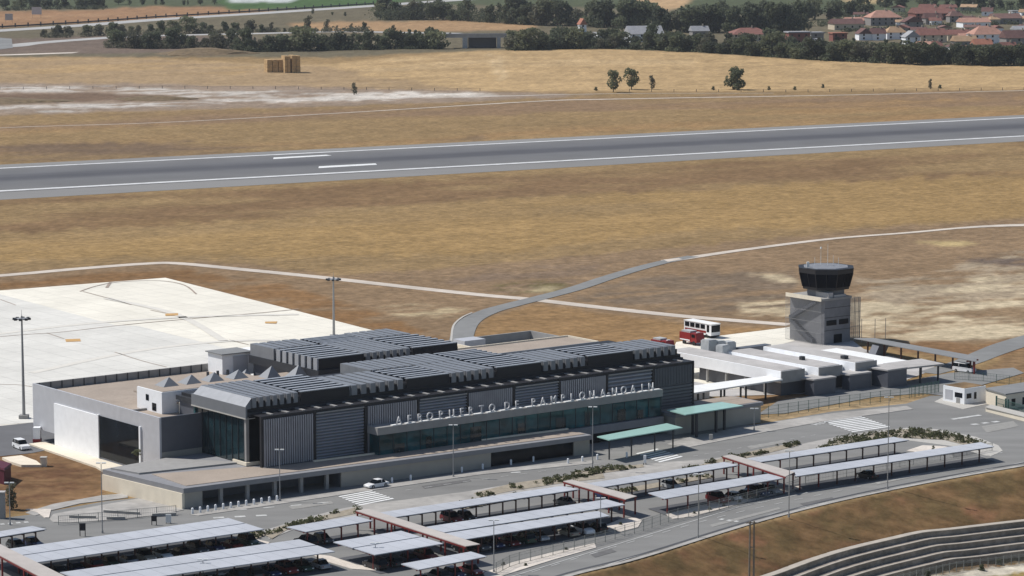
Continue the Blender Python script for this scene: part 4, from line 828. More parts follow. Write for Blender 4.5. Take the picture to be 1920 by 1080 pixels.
def make_car(kind, colour):
    Ls, Wd, hh = {'hatch': (4.0, 1.75, 1.5), 'saloon': (4.5, 1.78, 1.45), 'suv': (4.6, 1.9, 1.8), 'van': (5.0, 1.95, 2.0)}[kind]
    t = thing('parked_car', (0, 0, 0), 'x', 'car'); hb = hh * .58
    b = MB()
    carmesh(b, Ls, Wd, [(-1, .35, .94), (-1.0, hb * .9, .92), (-.93, hb, .90), (.42, hb, .94), (.93, hb * .82, .90), (1, hb * .6, .90), (1, .32, .92), (.6, .22, .96), (-.6, .22, .96)])
    r0 = {'hatch': (-.92, -.72, .10, .46), 'saloon': (-.68, -.42, .10, .48), 'suv': (-.95, -.84, .12, .46), 'van': (-.97, -.93, .38, .68)}[kind]
    part(b, 'body', PAINT[colour], t)
    b = MB(); carmesh(b, Ls, Wd, [(r0[0], hb + .01, .88), (r0[1], hh - .05, .74), (r0[2], hh - .05, .74), (r0[3], hb + .01, .88)]); part(b, 'window', 'glass_black', t)
    b = MB(); carmesh(b, Ls, Wd, [(r0[1] - .02, hh - .045, .76), (r0[1] + .05, hh, .70), (r0[2] - .05, hh, .70), (r0[2] + .03, hh - .045, .76)])
    for s in (-1, 1):
        for x in (r0[1] * .5 + r0[2] * .5 - .1,): b.box(x * Ls / 2, s * Wd * .41, (hb + hh) / 2, .12, .05, hh - hb - .05)
    part(b, 'roof', PAINT[colour], t)
    for x in (-.62, .62):
        for s in (-1, 1):
            b = MB(); b.tube((x * Ls / 2, s * Wd * .40, .33), (x * Ls / 2, s * Wd * .49, .33), .33, n=12); w = part(b, 'wheel', 'tyre', t)
            b = MB(); b.tube((x * Ls / 2, s * Wd * .491, .33), (x * Ls / 2, s * Wd * .50, .33), .19, n=8); sub(b, 'rim', 'steel', w, t)
    for s in (-1, 1):
        b = MB(); b.box(Ls * .492, s * Wd * .36, hb * .70, .06, .3, .15); part(b, 'headlight', 'lamp', t)
        b = MB(); b.box(-Ls * .502, s * Wd * .38, hb * .8, .05, .2, .16); part(b, 'tail_light', 'red_paint', t)
    return t
PROTO = {}; USED = set()
def car(kind, colour, p, rz, label, group=None, nm='parked_car', cat='car'):
    k = (kind, colour)
    if k not in PROTO: PROTO[k] = make_car(kind, colour); o = PROTO[k]
    else: o = copy_tree(PROTO[k])
    o.name = nm; o.location = (p.x, p.y, .06); o.rotation_euler = (0, 0, rz); tag(o, label, cat, group)
    if not group and 'group' in o: del o['group']
    return o
au = math.atan2(U.y, U.x)
car('suv', 'white', gp(40, 842), au - R(95), 'white off-road car parked on the left road beside the grey terminal block', nm='white_suv')
car('saloon', 'white', gp(706, 914), au + math.pi + R(4), 'white saloon car driving past the colonnade, above the zebra crossing', nm='white_saloon')
car('van', 'white', gp(1808, 698), au - R(80), 'white van parked under the red framed end of the long grey carport', nm='white_van', cat='van')
rows = {'left_double': (14, 'left double carport'), 'front_double': (14, 'bottom left double carport'), 'short_upper': (2, 'short upper carport'), 'mid_long': (5, 'long mid carport beside the zebra crossing'), 'wide_double': (4, 'short wide double carport'),
        'mid_near_b': (9, 'front carport of the joined pair'), 'small_near': (4, 'small bottom carport'), 'right_front': (5, 'carport above the gravel strip'), 'far_left': (3, 'carport at the left edge'), 'right_long': (0, ''), 'east_front': (1, 'long front carport at the right end')}
cols = ['black', 'dark grey', 'dark blue', 'dark red', 'dark green', 'silver', 'beige', 'white']; kinds = ['hatch', 'saloon', 'suv']
rc = random.Random(3)
for k, (n, nm) in rows.items():
    if not n: continue
    FL, FR, NR, NL = CAN[k]; L_ = ((FR - FL).length); bays = int(L_ / 2.9); spots = rc.sample(range(bays), min(n, bays)); cs = cols[:4] + rc.sample(cols[4:], 4) if n < 6 else cols * 2; d = (FR - FL).normalized(); rz = math.atan2(d.y, d.x) + math.pi / 2
    if k == 'right_front': spots = list(range(bays - 5, bays)); cs = ['dark red', 'white', 'black', 'dark blue', 'silver']
    if k == 'mid_long': spots = [4, 5, 12, 15, 20]; cs = ['dark red', 'black', 'dark grey', 'dark blue', 'silver']
    for i, sp in enumerate(sorted(spots)):
        a = .55 if 'double' not in k else .80
        p = FL.lerp(NL, a).lerp(FR.lerp(NR, a), (sp + .5) / bays); c = cs[i]
        second = cs[:i].count(c) > 0
        kd = kinds[(i + len(k)) % 3]; kn = {'hatch': 'hatchback', 'saloon': 'saloon', 'suv': 'tall car'}[kd]
        car(kd, c, p, rz + (math.pi if rc.random() < .5 else 0), f'{c} {kn} in the shade under the {nm}', f'cars parked under the {nm}')
car('hatch', 'silver', gp(706, 1062), au + R(95), 'silver hatchback parked half in the sun beside the corner gravel', None)
# airside bus and fire engines
bs = thing('airport_bus', W(177, 82), 'white apron bus with dark windows and a red stripe behind the service building', 'bus')
b = MB(); b.ub(177.50, 180.30, 77.4, 87.0, .7, 3.3); part(b, 'body', 'white_wall', bs); b = MB(); b.ub(177.40, 180.40, 77.3, 87.1, 3.31, 3.45); part(b, 'roof', 'white_roof', bs)
for k in range(4): b = MB(); b.ub(177.44, 177.49, 79.6 + k * 1.85, 81.1 + k * 1.85, 2.1, 3.1); part(b, 'window', 'glass_black', bs)
b = MB(); b.ub(177.44, 177.49, 78.1, 78.9, 1.5, 3.1); part(b, 'door', 'glass_black', bs); b = MB(); b.ub(177.60, 180.20, 77.34, 77.39, 1.5, 3.1); part(b, 'windscreen', 'glass_black', bs)
b = MB(); b.ub(177.45, 177.49, 79.2, 86.6, 1.2, 1.7); part(b, 'stripe', 'red_paint', bs); b = MB(); b.ub(177.60, 180.20, 77.5, 86.9, .35, .69); part(b, 'chassis', 'tyre', bs)
for v in (79, 85):
    for u in (177.50, 180.00): b = MB(); b.tube(W(u, v, .5), W(u + .3, v, .5), .5, n=12); part(b, 'wheel', 'tyre', bs)
def fire_engine(u, v, ln, label):
    t = thing('fire_engine', W(u, v), label, 'fire engine')
    b = MB(); b.ub(u, u + 2.6, v + 2.2, v + ln, .8, 2.8); part(b, 'body', 'red_paint', t); b = MB(); b.hexa([W(u, v, .8), W(u + 2.6, v, .8), W(u + 2.6, v + 2.1, .8), W(u, v + 2.1, .8)], [W(u + .1, v + .5, 2.9), W(u + 2.5, v + .5, 2.9), W(u + 2.5, v + 2.1, 2.9), W(u + .1, v + 2.1, 2.9)]); part(b, 'cab', 'red_paint', t)
    b = MB(); b.ub(u - .03, u - .005, v + .7, v + 1.8, 1.9, 2.6); part(b, 'window', 'glass_black', t); b = MB(); b.ub(u + .3, u + 2.3, v + 2.6, v + ln - .4, 2.81, 3.2); part(b, 'roof_locker', 'plant_grey', t)
    b = MB(); b.ub(u + .9, u + 1.7, v + .8, v + 1.2, 2.91, 3.1); part(b, 'beacon', 'lamp', t); b = MB(); b.ub(u - .03, u - .005, v + 2.4, v + ln - .2, 1.0, 1.25); part(b, 'stripe', 'white_wall', t)
    for vv in (v + 1, v + ln - 1.6):
        for uu in (u - .02, u + 2.3): b = MB(); b.tube(W(uu, vv, .55), W(uu + .3, vv, .55), .55, n=12); part(b, 'wheel', 'tyre', t)
fire_engine(167.4, 71, 6.0, 'red fire engine parked in front of the white apron bus'); fire_engine(154.5, 66.5, 5.5, 'smaller red fire engine left of the other, beside the rib roof end')
gt2 = thing('dark_cargo_container', gp(1646, 668), 'dark tilted box standing on the pale yard left of the long carport', 'container'); p = gp(1640, 669)
b = MB(); q0 = [p, p + U * 3.2, p + U * 3.2 + V * 2.2, p + V * 2.2]; b.hexa([up3(x, .1) for x in q0], [up3(x + U * 1.4, 2.4) for x in q0]); part(b, 'body', 'clad_dark', gt2)
b = MB(); b.bar(up3(p - U * .6 - V * .3, .12), up3(p + U * 4 - V * .3, .12), .2); part(b, 'skid', 'black', gt2)

# ------------------------------------------------------------------ masts, lamps, poles
def high_mast(p, h, label):
    t = thing('high_mast', p, label, 'light mast', 'floodlight masts around the apron')
    b = MB(); b.tube(p, p + Z * h, .34, .16, 10); part(b, 'pole', 'steel', t)
    b = MB(); b.box(p.x, p.y, .4, 1.8, 1.8, .8); part(b, 'base', 'conc_grey', t)
    b = MB(); b.tube(p + Z * (h - .7), p + Z * (h - .5), 1.3, 1.3, 12); ring_ = part(b, 'lamp_ring', 'steel', t)
    for i in range(8):
        a = i * math.pi / 4; q = p + Vector((math.cos(a) * 1.5, math.sin(a) * 1.5, h - .6)); b = MB(); b.box(q.x, q.y, q.z, .55, .55, .4); part(b, 'floodlight', 'zinc_dark', t)
    b = MB(); b.tube(p + Z * h, p + Z * (h + 1.2), .05, .03, 5); part(b, 'lightning_rod', 'steel', t)
high_mast(gp(45, 785), 20.6, 'tall floodlight mast at the left edge of the concrete apron')
pm = gp(626, 634); high_mast(pm, hz(626, 634, 519), 'tall floodlight mast rising behind the rear rib roof')
def lamp(px, py, ty, label, two=True):
    p = gp(px, py); h = hz(px, py, ty)
    t = thing('street_lamp', p, label, 'street lamp', 'slim street lamps of the forecourt and car park')
    b = MB(); b.tube(p, p + Z * (h - .15), .10, .06, 8); part(b, 'pole', 'steel', t)
    for s in ((-1, 1) if two else (1,)):
        b = MB(); b.box(p.x + s * .45, p.y, h, .7, .35, .16); part(b, 'lamp_head', 'lamp', t)
    b = MB(); b.tube(p, p + Z * .5, .2, .16, 8); part(b, 'base', 'steel', t)
for a in ((525, 940, 843, 'street lamp on the pavement in front of the first ribbed screen'), (850, 895, 797, 'street lamp in front of the left half of the sign band'), (1111, 882, 763, 'street lamp beside the left end of the teal arrivals canopy'),
          (1309, 1009, 889, 'street lamp on the access road in front of the gravel strip'), (1479, 970, 845, 'street lamp on the access road beside the last walkway roof'), (1664, 918, 745, 'tallest street lamp, crossing the right carports in view'),
          (926, 1074, 975, 'street lamp by the lower gravel strip near the small carport'), (1126, 1000, 934, 'short street lamp beside the oval gravel bed'), (704, 1060, 1018, 'short lamp post in front of the wide double carport'), (192, 1000, 868, 'slim blue grey post in front of the cream end wall'),
          (381, 1090, 1049, 'lamp rising in front of the bottom left double carport'), (19, 985, 905, 'lamp post at the left edge beside the maroon shed'), (1414, 808, 766, 'short lamp post at the end of the beige side wing')): lamp(*a)
hp = thing('timber_pole', march(1409, 1084), 'double timber utility pole standing on the grass bank', 'utility pole'); q = march(1409, 1084)
for dx in (-.35, .35):
    b = MB(); b.tube(q + Vector((dx, 0, -.5)), q + Vector((dx * .9, 0, 9.2)), .17, .13, 8); part(b, 'pole', 'wood', hp)
b = MB(); b.bar(q + Vector((-1, 0, 8.9)), q + Vector((1, 0, 8.9)), .18); b.bar(q + Vector((-.5, 0, 5)), q + Vector((.5, 0, 5)), .14); part(b, 'crossarm', 'wood', hp)

# ------------------------------------------------------------------ fences, bollards, boxes, signs
def fence(pts, h, gap, label, m='fence', rails=(.2, .8, 1.5, 1.9), z=None, mesh=True, nm='fence', pt=.09, rt_=.035):
    wp = [p if isinstance(p, Vector) else gp(*p) for p in pts]; L_ = sum((wp[i + 1] - wp[i]).length for i in range(len(wp) - 1)); n = max(2, min(95, int(L_ / gap)))
    def at(s):
        for i in range(len(wp) - 1):
            l = (wp[i + 1] - wp[i]).length
            if s <= l or i == len(wp) - 2: return wp[i].lerp(wp[i + 1], s / l)
            s -= l
    P_ = [at(L_ * i / n) for i in range(n + 1)]; t = thing(nm, P_[n // 2], label, 'fence')
    for p in P_: b = MB(); b.bar(p, p + Z * h, pt); part(b, 'post', m, t)
    b = MB()
    for i in range(n):
        for r in rails: b.bar(P_[i] + Z * min(r, h), P_[i + 1] + Z * min(r, h), rt_)
        if mesh:
            for k in range(1, 9): x = P_[i].lerp(P_[i + 1], k / 9); b.bar(x + Z * .15, x + Z * (h - .05), .022)
    part(b, 'wire_mesh', m, t)
fence([(930, 1078), (960, 1062), (1040, 1042), (1130, 1018), (1200, 998), (1262, 977), (1330, 962), (1400, 944), (1480, 924), (1500, 917)], 2.0, 2.6, 'wire fence between the car park and the access road')
fence([(1510, 910), (1600, 893), (1700, 874), (1800, 857), (1860, 846)], 1.6, 3.4, 'wire fence below the long front carport at the right end')
fence([(1422, 786), (1480, 777), (1560, 766), (1640, 756), (1700, 748), (1705, 747)], 2.4, 2.6, 'tall grey green wire fence along the compound road', 'fence_green', (.2, .9, 1.6, 2.3))
fence([(1708, 746), (1745, 739), (1760, 736)], 2.6, 1.2, 'dark sliding gate section of the compound fence', 'fence_green', (.2, .9, 1.6, 2.3))
fence([(1790, 712), (1850, 716), (1900, 722), (1935, 728)], 1.9, 3, 'green wire fence behind the gatehouse', 'fence_green')
fence([(110, 985), (200, 977), (330, 965)], 1.6, 3, 'low wire fence in front of the left pavement')
fence([(1590, 641), (1640, 642), (1660, 640)], 5.5, 3.0, 'row of tall thin posts with wire beside the tower foot', 'steel', (5.2,), mesh=False)
fence([(0, 168), (300, 166), (640, 168), (900, 171)], 1.5, 12, 'distant wire fence along the left stubble field edge', 'zinc_dark', (1.3,), mesh=False, nm='field_fence', pt=.2, rt_=.06)
fence([(1180, 172), (1500, 173), (1920, 169)], 1.5, 11, 'distant wire fence along the right stubble field edge', 'zinc_dark', (1.3,), mesh=False, nm='field_fence', pt=.2, rt_=.06)
gr = [(-20, 53.5), (150, 44), (300, 33), (480, 22.5), (700, 8.5)]
fence(gr, 3.0, 14, 'dark guard rail with posts along the far motorway', 'zinc_dark', (.7, 1.2), mesh=False, nm='guard_rail', pt=.8, rt_=.6)
bo = None
for i in range(12):
    p = gp(361 + i * 14.4, 963.5 - i * 2.1)
    if bo is None:
        bo = thing('bollard', p, 'white bollard in the kerbside row beside the colonnade', 'bollard', 'white bollards beside the colonnade')
        b = MB(); b.tube(p, p + Z * .95, .20, .20, 10); part(b, 'post', 'white_wall', bo); b = MB(); b.tube(p + Z * .955, p + Z * 1.06, .20, .08, 10); part(b, 'cap', 'white_wall', bo)
    else: c = copy_tree(bo); c.location = p
for i, (x, y) in enumerate(((866, 882), (905, 876), (958, 868), (1000, 862), (1065, 866), (1092, 862), (1120, 858), (735, 902), (770, 897), (1175, 854))):
    c = copy_tree(bo); c.location = gp(x, y + 4); c.name = 'bollard'; tag(c, 'small pale bollard on the pavement along the beige front wall', group='pale bollards along the front wall')
def signbox(px, py, w, h, leg, m, label, cat):
    p = gp(px, py); t = thing('info_board', p, label, cat); b = MB(); b.box(p.x, p.y, leg + h / 2, w, .25, h); part(b, 'panel', m, t)
    for s in (-1, 1): b = MB(); b.bar(p + Vector((s * w * .42, 0, 0)), p + Vector((s * w * .42, 0, leg)), .1); part(b, 'leg', 'black', t)
signbox(155, 1006, 1.0, 1.2, 1.0, 'black', 'black information board on legs behind the left double carport', 'board')
signbox(289, 985, .9, .9, .7, 'black', 'black box on legs standing near the lone street sign', 'board'); signbox(316, 982, .9, 1.4, .2, 'lamp', 'pale blue white kiosk panel right of the black box', 'panel')
signbox(1209, 872, .5, 1.4, .4, 'white_wall', 'white ticket post by the second zebra crossing', 'post'); signbox(1333, 826, .7, 1.1, .1, 'kerb', 'grey white box under the taller teal canopy', 'box'); signbox(17, 45, 6, 5, 3, 'plant_grey', 'grey motorway sign at the left edge of the orange field', 'sign')
signbox(69, 34, 8, 6, 3, 'clad', 'pale blue road sign standing in the orange field', 'sign'); signbox(1278, 172, .1, .1, .1, 'zinc_dark', 'tiny marker at the field edge', 'marker') if False else None
def barrier(pts, label, h=.5):
    P_ = [gp(*p) for p in pts]; t = thing('concrete_barrier', P_[0], label, 'barrier'); b = MB(); b.bar(P_[0] + Z * (h / 2), P_[1] + Z * (h / 2), .4, h); part(b, 'body', 'conc_grey', t); b = MB(); b.bar(P_[0] + Z * (h + .04), P_[1] + Z * (h + .04), .5, .08); part(b, 'cap', 'kerb', t)
barrier([(130, 972), (180, 973)], 'long low barrier nearest the maroon shed side on the left pavement'); barrier([(195, 962), (262, 966)], 'longest low barrier on the paved area before the cream wall'); barrier([(200, 975), (235, 975)], 'short barrier in front of the longest barrier'); barrier([(285, 969), (330, 967)], 'low barrier at the corner of the cream wall')
cbx = thing('concrete_block', gp(82, 874), 'small pale concrete block at the end of the concrete slab', 'block'); p = gp(82, 874); b = MB(); b.box(p.x, p.y, .8, 1.1, 1.1, 1.6); part(b, 'body', 'conc_light', cbx); b = MB(); b.box(p.x, p.y, 1.66, 1.2, 1.2, .1); part(b, 'lid', 'kerb', cbx)
ms = thing('maroon_shed', gp(-10, 905), 'dark maroon shed cut off at the left edge', 'shed'); a0, a1, a2 = gp(-40, 896), gp(8, 909), gp(21, 899); a3 = a0 + a2 - a1
b = MB(); b.prism([a0, a1, a2, a3], 0, 2.6); part(b, 'wall', 'maroon', ms); b = MB(); cen = (a0 + a2) / 2; b.hexa([up3(cen + (p - cen) * 1.08, 2.61) for p in (a0, a1, a2, a3)], [up3(cen + (p - cen) * 1.02, 2.95) for p in (a0, a1, a2, a3)]); part(b, 'roof', 'maroon', ms)
kw = thing('kerb_wall', gp(5, 975), 'grey concrete pier at the left edge below the maroon shed', 'pier'); p = gp(3, 972); b = MB(); b.box(p.x, p.y, 2.2, 1.2, 1.2, 4.4); part(b, 'pier', 'conc_grey', kw); b = MB(); b.box(p.x, p.y, 4.5, 1.4, 1.4, .18); part(b, 'cap', 'pale_roof', kw)
wp_ = thing('works_hut', gp(70, 828), 'small white hut with a red base at the corner of the grey block', 'hut'); p = gp(70, 830); b = MB(); b.box(p.x, p.y, 1.9, 1.3, 1.3, 2.2); part(b, 'body', 'white_wall', wp_); b = MB(); b.box(p.x, p.y, .4, 1.5, 1.5, .8); part(b, 'base', 'red_paint', wp_)

# ------------------------------------------------------------------ retaining walls on the bank
wnames = ['topmost', 'second highest', 'middle', 'second lowest', 'lowest']
dirs = []
TP = smooth([(p.x, p.y) for p in TOP], 5); TZ = [float(height(p.x, p.y)) for p in TP]
TZ = [-SL * max(0, float(dist_edge(p.x, p.y)) - .6) for p in TP]
for i in range(len(TP)):
    d = TP[min(i + 1, len(TP) - 1)] - TP[max(0, i - 1)]; d.normalize(); dirs.append(Vector((d.y, -d.x, 0)))
def sweep(b, o0, o1, dz0, dz1):
    n = len(TP); rows_ = []
    for o, dz in ((o0, dz1), (o1, dz1), (o1, dz0), (o0, dz0)): rows_.append([TP[i] + dirs[i] * o + Z * (TZ[i] + dz) for i in range(n)])
    vs = sum(rows_, []); fs = []
    for r in range(4):
        r2 = (r + 1) % 4
        for i in range(n - 1): fs.append((r * n + i, r2 * n + i, r2 * n + i + 1, r * n + i + 1))
    b.add(vs, fs)
for k in range(NST):
    t = thing('retaining_wall', TP[len(TP) // 2] + Z * TZ[len(TP) // 2], f'{wnames[k]} of the five stepped retaining walls on the grass bank', 'retaining wall', 'stepped retaining walls on the bank')
    z = .12 - k * STH; b = MB(); sweep(b, k * STW - .3, (k + 1) * STW - .35, z - 2.0, z - .07); part(b, 'wall', 'terrace', t)
    b = MB(); sweep(b, (.1 if k == 0 else (k + 1) * STW - .72), (k + 1) * STW - .30, z - .065, z + .05); part(b, 'cap', 'terrace_cap', t)
bf = []
for i in range(0, len(TP)): q = TP[i] + dirs[i] * (NST * STW + 1.6); bf.append(Vector((q.x, q.y, float(height(q.x, q.y)))))
fence(bf, 1.7, 1.7, 'pale slatted fence along the foot of the retaining walls', 'fence', (.3, 1.5), nm='slat_fence')

# ------------------------------------------------------------------ vegetation
def leafcloud(b, c, rx, ry, rz, n, s, rnd, floor=None):
    for _ in range(n):
        while True:
            q = Vector((rnd.uniform(-1, 1), rnd.uniform(-1, 1), rnd.uniform(-1, 1)))
            if .25 < q.length < 1: break
        q = q.normalized() * (q.length ** .5); p = Vector((c[0] + q.x * rx, c[1] + q.y * ry, c[2] + q.z * rz))
        if floor is not None and p.z < floor: p.z = floor + rnd.random() * .1
        a = Vector((rnd.gauss(0, 1), rnd.gauss(0, 1), rnd.gauss(0, .7))).normalized(); d = a.cross(Vector((rnd.gauss(0, 1), rnd.gauss(0, 1), rnd.gauss(0, 1)))).normalized()
        h = s * rnd.uniform(.6, 1.3); b.add([p - a * h - d * h * .6, p + a * h * .2 - d * h, p + a * h + d * h * .5, p - a * h * .3 + d * h], [(0, 1, 2, 3)])
LEAF = [mat('leaf_dark', (.095, .108, .066), .8, .45, .7, objrand=.25), mat('leaf_mid', (.118, .132, .076), .8, .45, .7, objrand=.25), mat('leaf_pale', (.165, .175, .098), .8, .4, .7, objrand=.2), mat('leaf_olive', (.135, .132, .088), .8, .4, .7, objrand=.2)]
for m_ in LEAF + [M['leaf']]:
    nt = m_.node_tree; bs = nt.nodes['Principled BSDF']; tr = nt.nodes.new('ShaderNodeBsdfTranslucent'); nt.links.new(bs.inputs['Base Color'].links[0].from_socket, tr.inputs['Color']); mx = nt.nodes.new('ShaderNodeMixShader'); mx.inputs[0].default_value = .48
    nt.links.new(bs.outputs[0], mx.inputs[1]); nt.links.new(tr.outputs[0], mx.inputs[2]); nt.links.new(mx.outputs[0], nt.nodes['Material Output'].inputs['Surface'])
def tree_proto(kind, seed):
    r = random.Random(seed); b = MB(); t = MB()
    # unit tree: height 1, crown about .7 wide
    t.tube((0, 0, -.02), (.01, 0, .35), .030, .022, 6); t.tube((.01, 0, .35), (.0, .02, .8), .022, .008, 6)
    for i in range(5):
        a = i * 1.26 + r.random(); z = .25 + .09 * i; t.tube((.01, 0, z), (math.cos(a) * .2, math.sin(a) * .2, z + .2), .014, .006, 5)
    if kind == 'round':
        for i in range(13):
            a = r.random() * 6.28; rr = r.uniform(.05, .26); z = r.uniform(.2, .86); k = 1 - abs(z - .5) * .9
            leafcloud(b, (math.cos(a) * rr * k * 1.2, math.sin(a) * rr * k * 1.2, z), .19 * k + .05, .19 * k + .05, .15, 64, .040, r)
    elif kind == 'tall':
        for i in range(12):
            a = r.random() * 6.28; z = .16 + .07 * i; k = 1 - abs(z - .45) * .8
            leafcloud(b, (math.cos(a) * .07, math.sin(a) * .07, z), .14 * k + .02, .14 * k + .02, .10, 44, .03, r)
    else:  # broad, foliage to the ground
        for i in range(18):
            a = r.random() * 6.28; rr = r.uniform(.05, .42); z = r.uniform(.12, .8); k = 1.15 - z * .7
            leafcloud(b, (math.cos(a) * rr * k, math.sin(a) * rr * k, z), .2, .2, .16, 62, .044, r, .02)
    return b, t
TPROTO = []
for i, (kd, mi) in enumerate((('round', 0), ('round', 1), ('broad', 0), ('tall', 1), ('broad', 1), ('round', 2), ('tall', 3), ('broad', 3))):
    b, t = tree_proto(kd, 40 + i); cm = b.build('crown', LEAF[mi]); tm = t.build('trunk', M['bark']); TPROTO.append((cm.data, tm.data)); bpy.data.objects.remove(cm); bpy.data.objects.remove(tm)
def tree(px, py, hpx, wpx, kind, label, group=None, nm='tree', cat='tree', rnd=random):
    p = gp(px, py); s = (py - YH) / H; h = hpx / s; w = wpx / s
    t = thing(nm, p, label, cat, group, rz=rnd.random() * 6.28)
    for n_, me in zip(('crown', 'trunk'), TPROTO[kind]): o = bpy.data.objects.new(n_, me); COL.objects.link(o); o.parent = t
    wid = {0: .8, 1: .8, 2: 1.05, 3: .42, 4: 1.05, 5: .8, 6: .42, 7: 1.05}[kind]
    t.scale = (w / wid, w / wid, h); return t
rt = random.Random(11)
def belt(x0, y0, x1, y1, n, h0, h1, label, group, kinds=(2, 4, 2, 0, 4, 1, 5, 7, 3), jy=2.0, wk=.95):
    for i in range(n):
        f = (i + rt.uniform(.1, .9)) / n; h = rt.uniform(h0 - (h1 - h0) * .35, h1) * 1.12 * (1.22 if rt.random() < .16 else 1); k = rt.choice(kinds)
        tree(x0 + (x1 - x0) * f, y0 + (y1 - y0) * f + rt.uniform(-jy, .2), h, h * rt.uniform(wk - .15, wk + .2) * (.6 if k in (3, 6) else 1), k, label, group, rnd=rt)
g1 = ('dark green tree in the dense belt along the far edge of the stubble field', 'trees in the belt along the stubble field')
belt(958, 103, 1110, 98, 14, 32, 44, *g1); belt(1110, 98, 1290, 104, 15, 26, 38, *g1); belt(1290, 104, 1500, 115, 17, 28, 42, *g1); belt(1500, 115, 1700, 122, 16, 30, 42, *g1); belt(1700, 122, 1930, 124, 17, 28, 40, *g1)
belt(950, 88, 1500, 92, 22, 26, 38, 'dark tree standing in the second row behind the stubble field belt', 'second row of trees behind the belt'); belt(1500, 102, 1930, 110, 16, 20, 26, 'dark tree standing in the second row behind the stubble field belt', 'second row of trees behind the belt')
g2 = ('tree in the dark row left of the concrete bridge, behind the valley road', 'trees left of the bridge')
belt(440, 100, 640, 98, 15, 28, 40, *g2); belt(640, 98, 828, 98, 15, 32, 40, *g2); belt(205, 91, 440, 93, 14, 26, 36, *g2, kinds=(2, 4, 7, 1))
belt(70, 70, 480, 60, 22, 15, 26, 'small tree in the thin row between the motorway and the slip road', 'small trees below the motorway', kinds=(2, 4, 7, 5)); belt(480, 62, 690, 58, 9, 12, 26, 'small tree in the thin row between the motorway and the slip road', 'small trees below the motorway', kinds=(1, 3, 4, 6)); belt(690, 66, 860, 70, 6, 10, 18, 'small tree in the thin row between the motorway and the slip road', 'small trees below the motorway', kinds=(3, 4, 7))
g3 = ('large dark tree in the upper grove behind the tan strip field', 'trees of the upper grove')
belt(700, 38, 835, 36, 8, 34, 48, *g3); belt(800, 37, 950, 44, 8, 18, 40, *g3, kinds=(1, 3, 4)); belt(945, 46, 1225, 54, 19, 38, 58, *g3); belt(1230, 62, 1500, 62, 17, 40, 58, *g3); belt(1330, 44, 1640, 34, 16, 28, 40, *g3)
g4 = ('tree on the wooded slope above the red roofed village', 'trees above the village'); belt(1640, 14, 1925, 20, 16, 18, 28, *g4); belt(1660, 2, 1925, 4, 9, 18, 26, *g4)
g5 = ('dark tree at the top left corner above the orange field', 'trees above the orange field'); belt(0, 20, 62, 18, 4, 16, 22, *g5); belt(62, 17, 125, 17, 5, 22, 28, *g5); belt(145, 17, 200, 17, 5, 18, 24, *g5); belt(205, 10, 420, 10, 9, 10, 16, *g5); belt(580, 26, 650, 30, 3, 8, 14, *g5)
for x, y, h in ((1640, 60, 10), (1690, 70, 12), (1712, 52, 10), (1745, 76, 12), (1790, 60, 9), (1812, 44, 12), (1880, 70, 11), (1850, 90, 12), (1570, 78, 14), (1600, 82, 12), (1660, 86, 14), (1720, 88, 12), (1895, 40, 10)): tree(x, y, h, h, rt.choice((0, 2, 4)), 'small dark tree growing between the village houses', 'garden trees between the houses', rnd=rt)
tree(1150, 173, 45, 27, 5, 'tall green tree at the field edge, leftmost of the three together'); tree(1184, 168, 43, 28, 5, 'tall paler tree with gaps in its crown, in the middle of the three'); tree(1222, 168, 27, 13, 6, 'small slim yellow green tree right of the two tall ones')
tree(1377, 168, 46, 44, 4, 'big broad dark green tree standing alone at the field edge'); tree(664, 178, 23, 13, 6, 'small slim tree standing alone on the pale earth'); tree(1744, 167, 19, 9, 6, 'thin small tree at the right part of the field edge')
for x, y in ((1337, 169), (1442, 169), (1490, 169), (1543, 165), (1762, 166), (1117, 170)): tree(x, y, 8, 8, 4, 'tiny dark bush on the field edge line', 'tiny bushes on the field edge', 'bush', 'bush')
tree(22, 955, 50, 26, 6, 'straw coloured dry shrub beside the maroon shed', None, 'dry_shrub', 'shrub'); tree(258, 894, 14, 18, 5, 'small green bush growing on the grey rear roof strip', None, 'bush', 'bush').location.z = 3.7
for x, y in ((1302, 964), (1330, 957), (1357, 950), (1386, 943), (1420, 935), (1164, 985), (985, 1062), (943, 1060), (1062, 1032)): tree(x, y, 7, 9, 4, 'small dark bush planted in the white gravel by the fence', 'bushes in the white gravel', 'bush', 'bush', rnd=rt)
tree(1750, 846, 11, 7, 3, 'small conical shrub on the gravel between the right carports', None, 'shrub', 'shrub')
for f in (.18, .33, .47, .60, .66, .74, .82, .9):
    q = bf[int(f * (len(bf) - 1))] + dirs[int(f * (len(bf) - 1))] * rt.uniform(-1.2, 2.4)
    o = tree(1500, 1000, 10, 12, 4, 'dark bush growing by the slatted fence below the retaining walls', 'bushes by the slatted fence', 'bush', 'bush', rnd=rt); o.location = (q.x, q.y, float(height(q.x, q.y)) - .1); o.scale = (1.2, 1.2, rt.uniform(.9, 1.5))
def bed(px, n, hmax, seed, label=None):
    poly = [gp(x, y) for x, y in px]; sheet('planting_bed', 'soil', [px], .17)
    xs_ = np.array([p.x for p in poly]); ys_ = np.array([p.y for p in poly]); r = random.Random(seed); b = MB(); k = 0; pl = [(p.x, p.y) for p in poly]
    while k < n:
        x, y = r.uniform(xs_.min(), xs_.max()), r.uniform(ys_.min(), ys_.max())
        if not inpoly(np.array([x]), np.array([y]), pl)[0]: continue
        k += 1
        if fbm(np.array([x / 4.0]), np.array([y / 4.0]), seed)[0] < .44: continue
        h = r.uniform(.3, .8) * hmax; leafcloud(b, (x, y, .15 + h * .5), h * .75, h * .75, h * .5, 20, .13, r, .18)
    o = b.build('shrub_bed', M['leaf'], loc=gp(*px[0])); o['kind'] = 'stuff'; tag(o, label, 'shrubs')
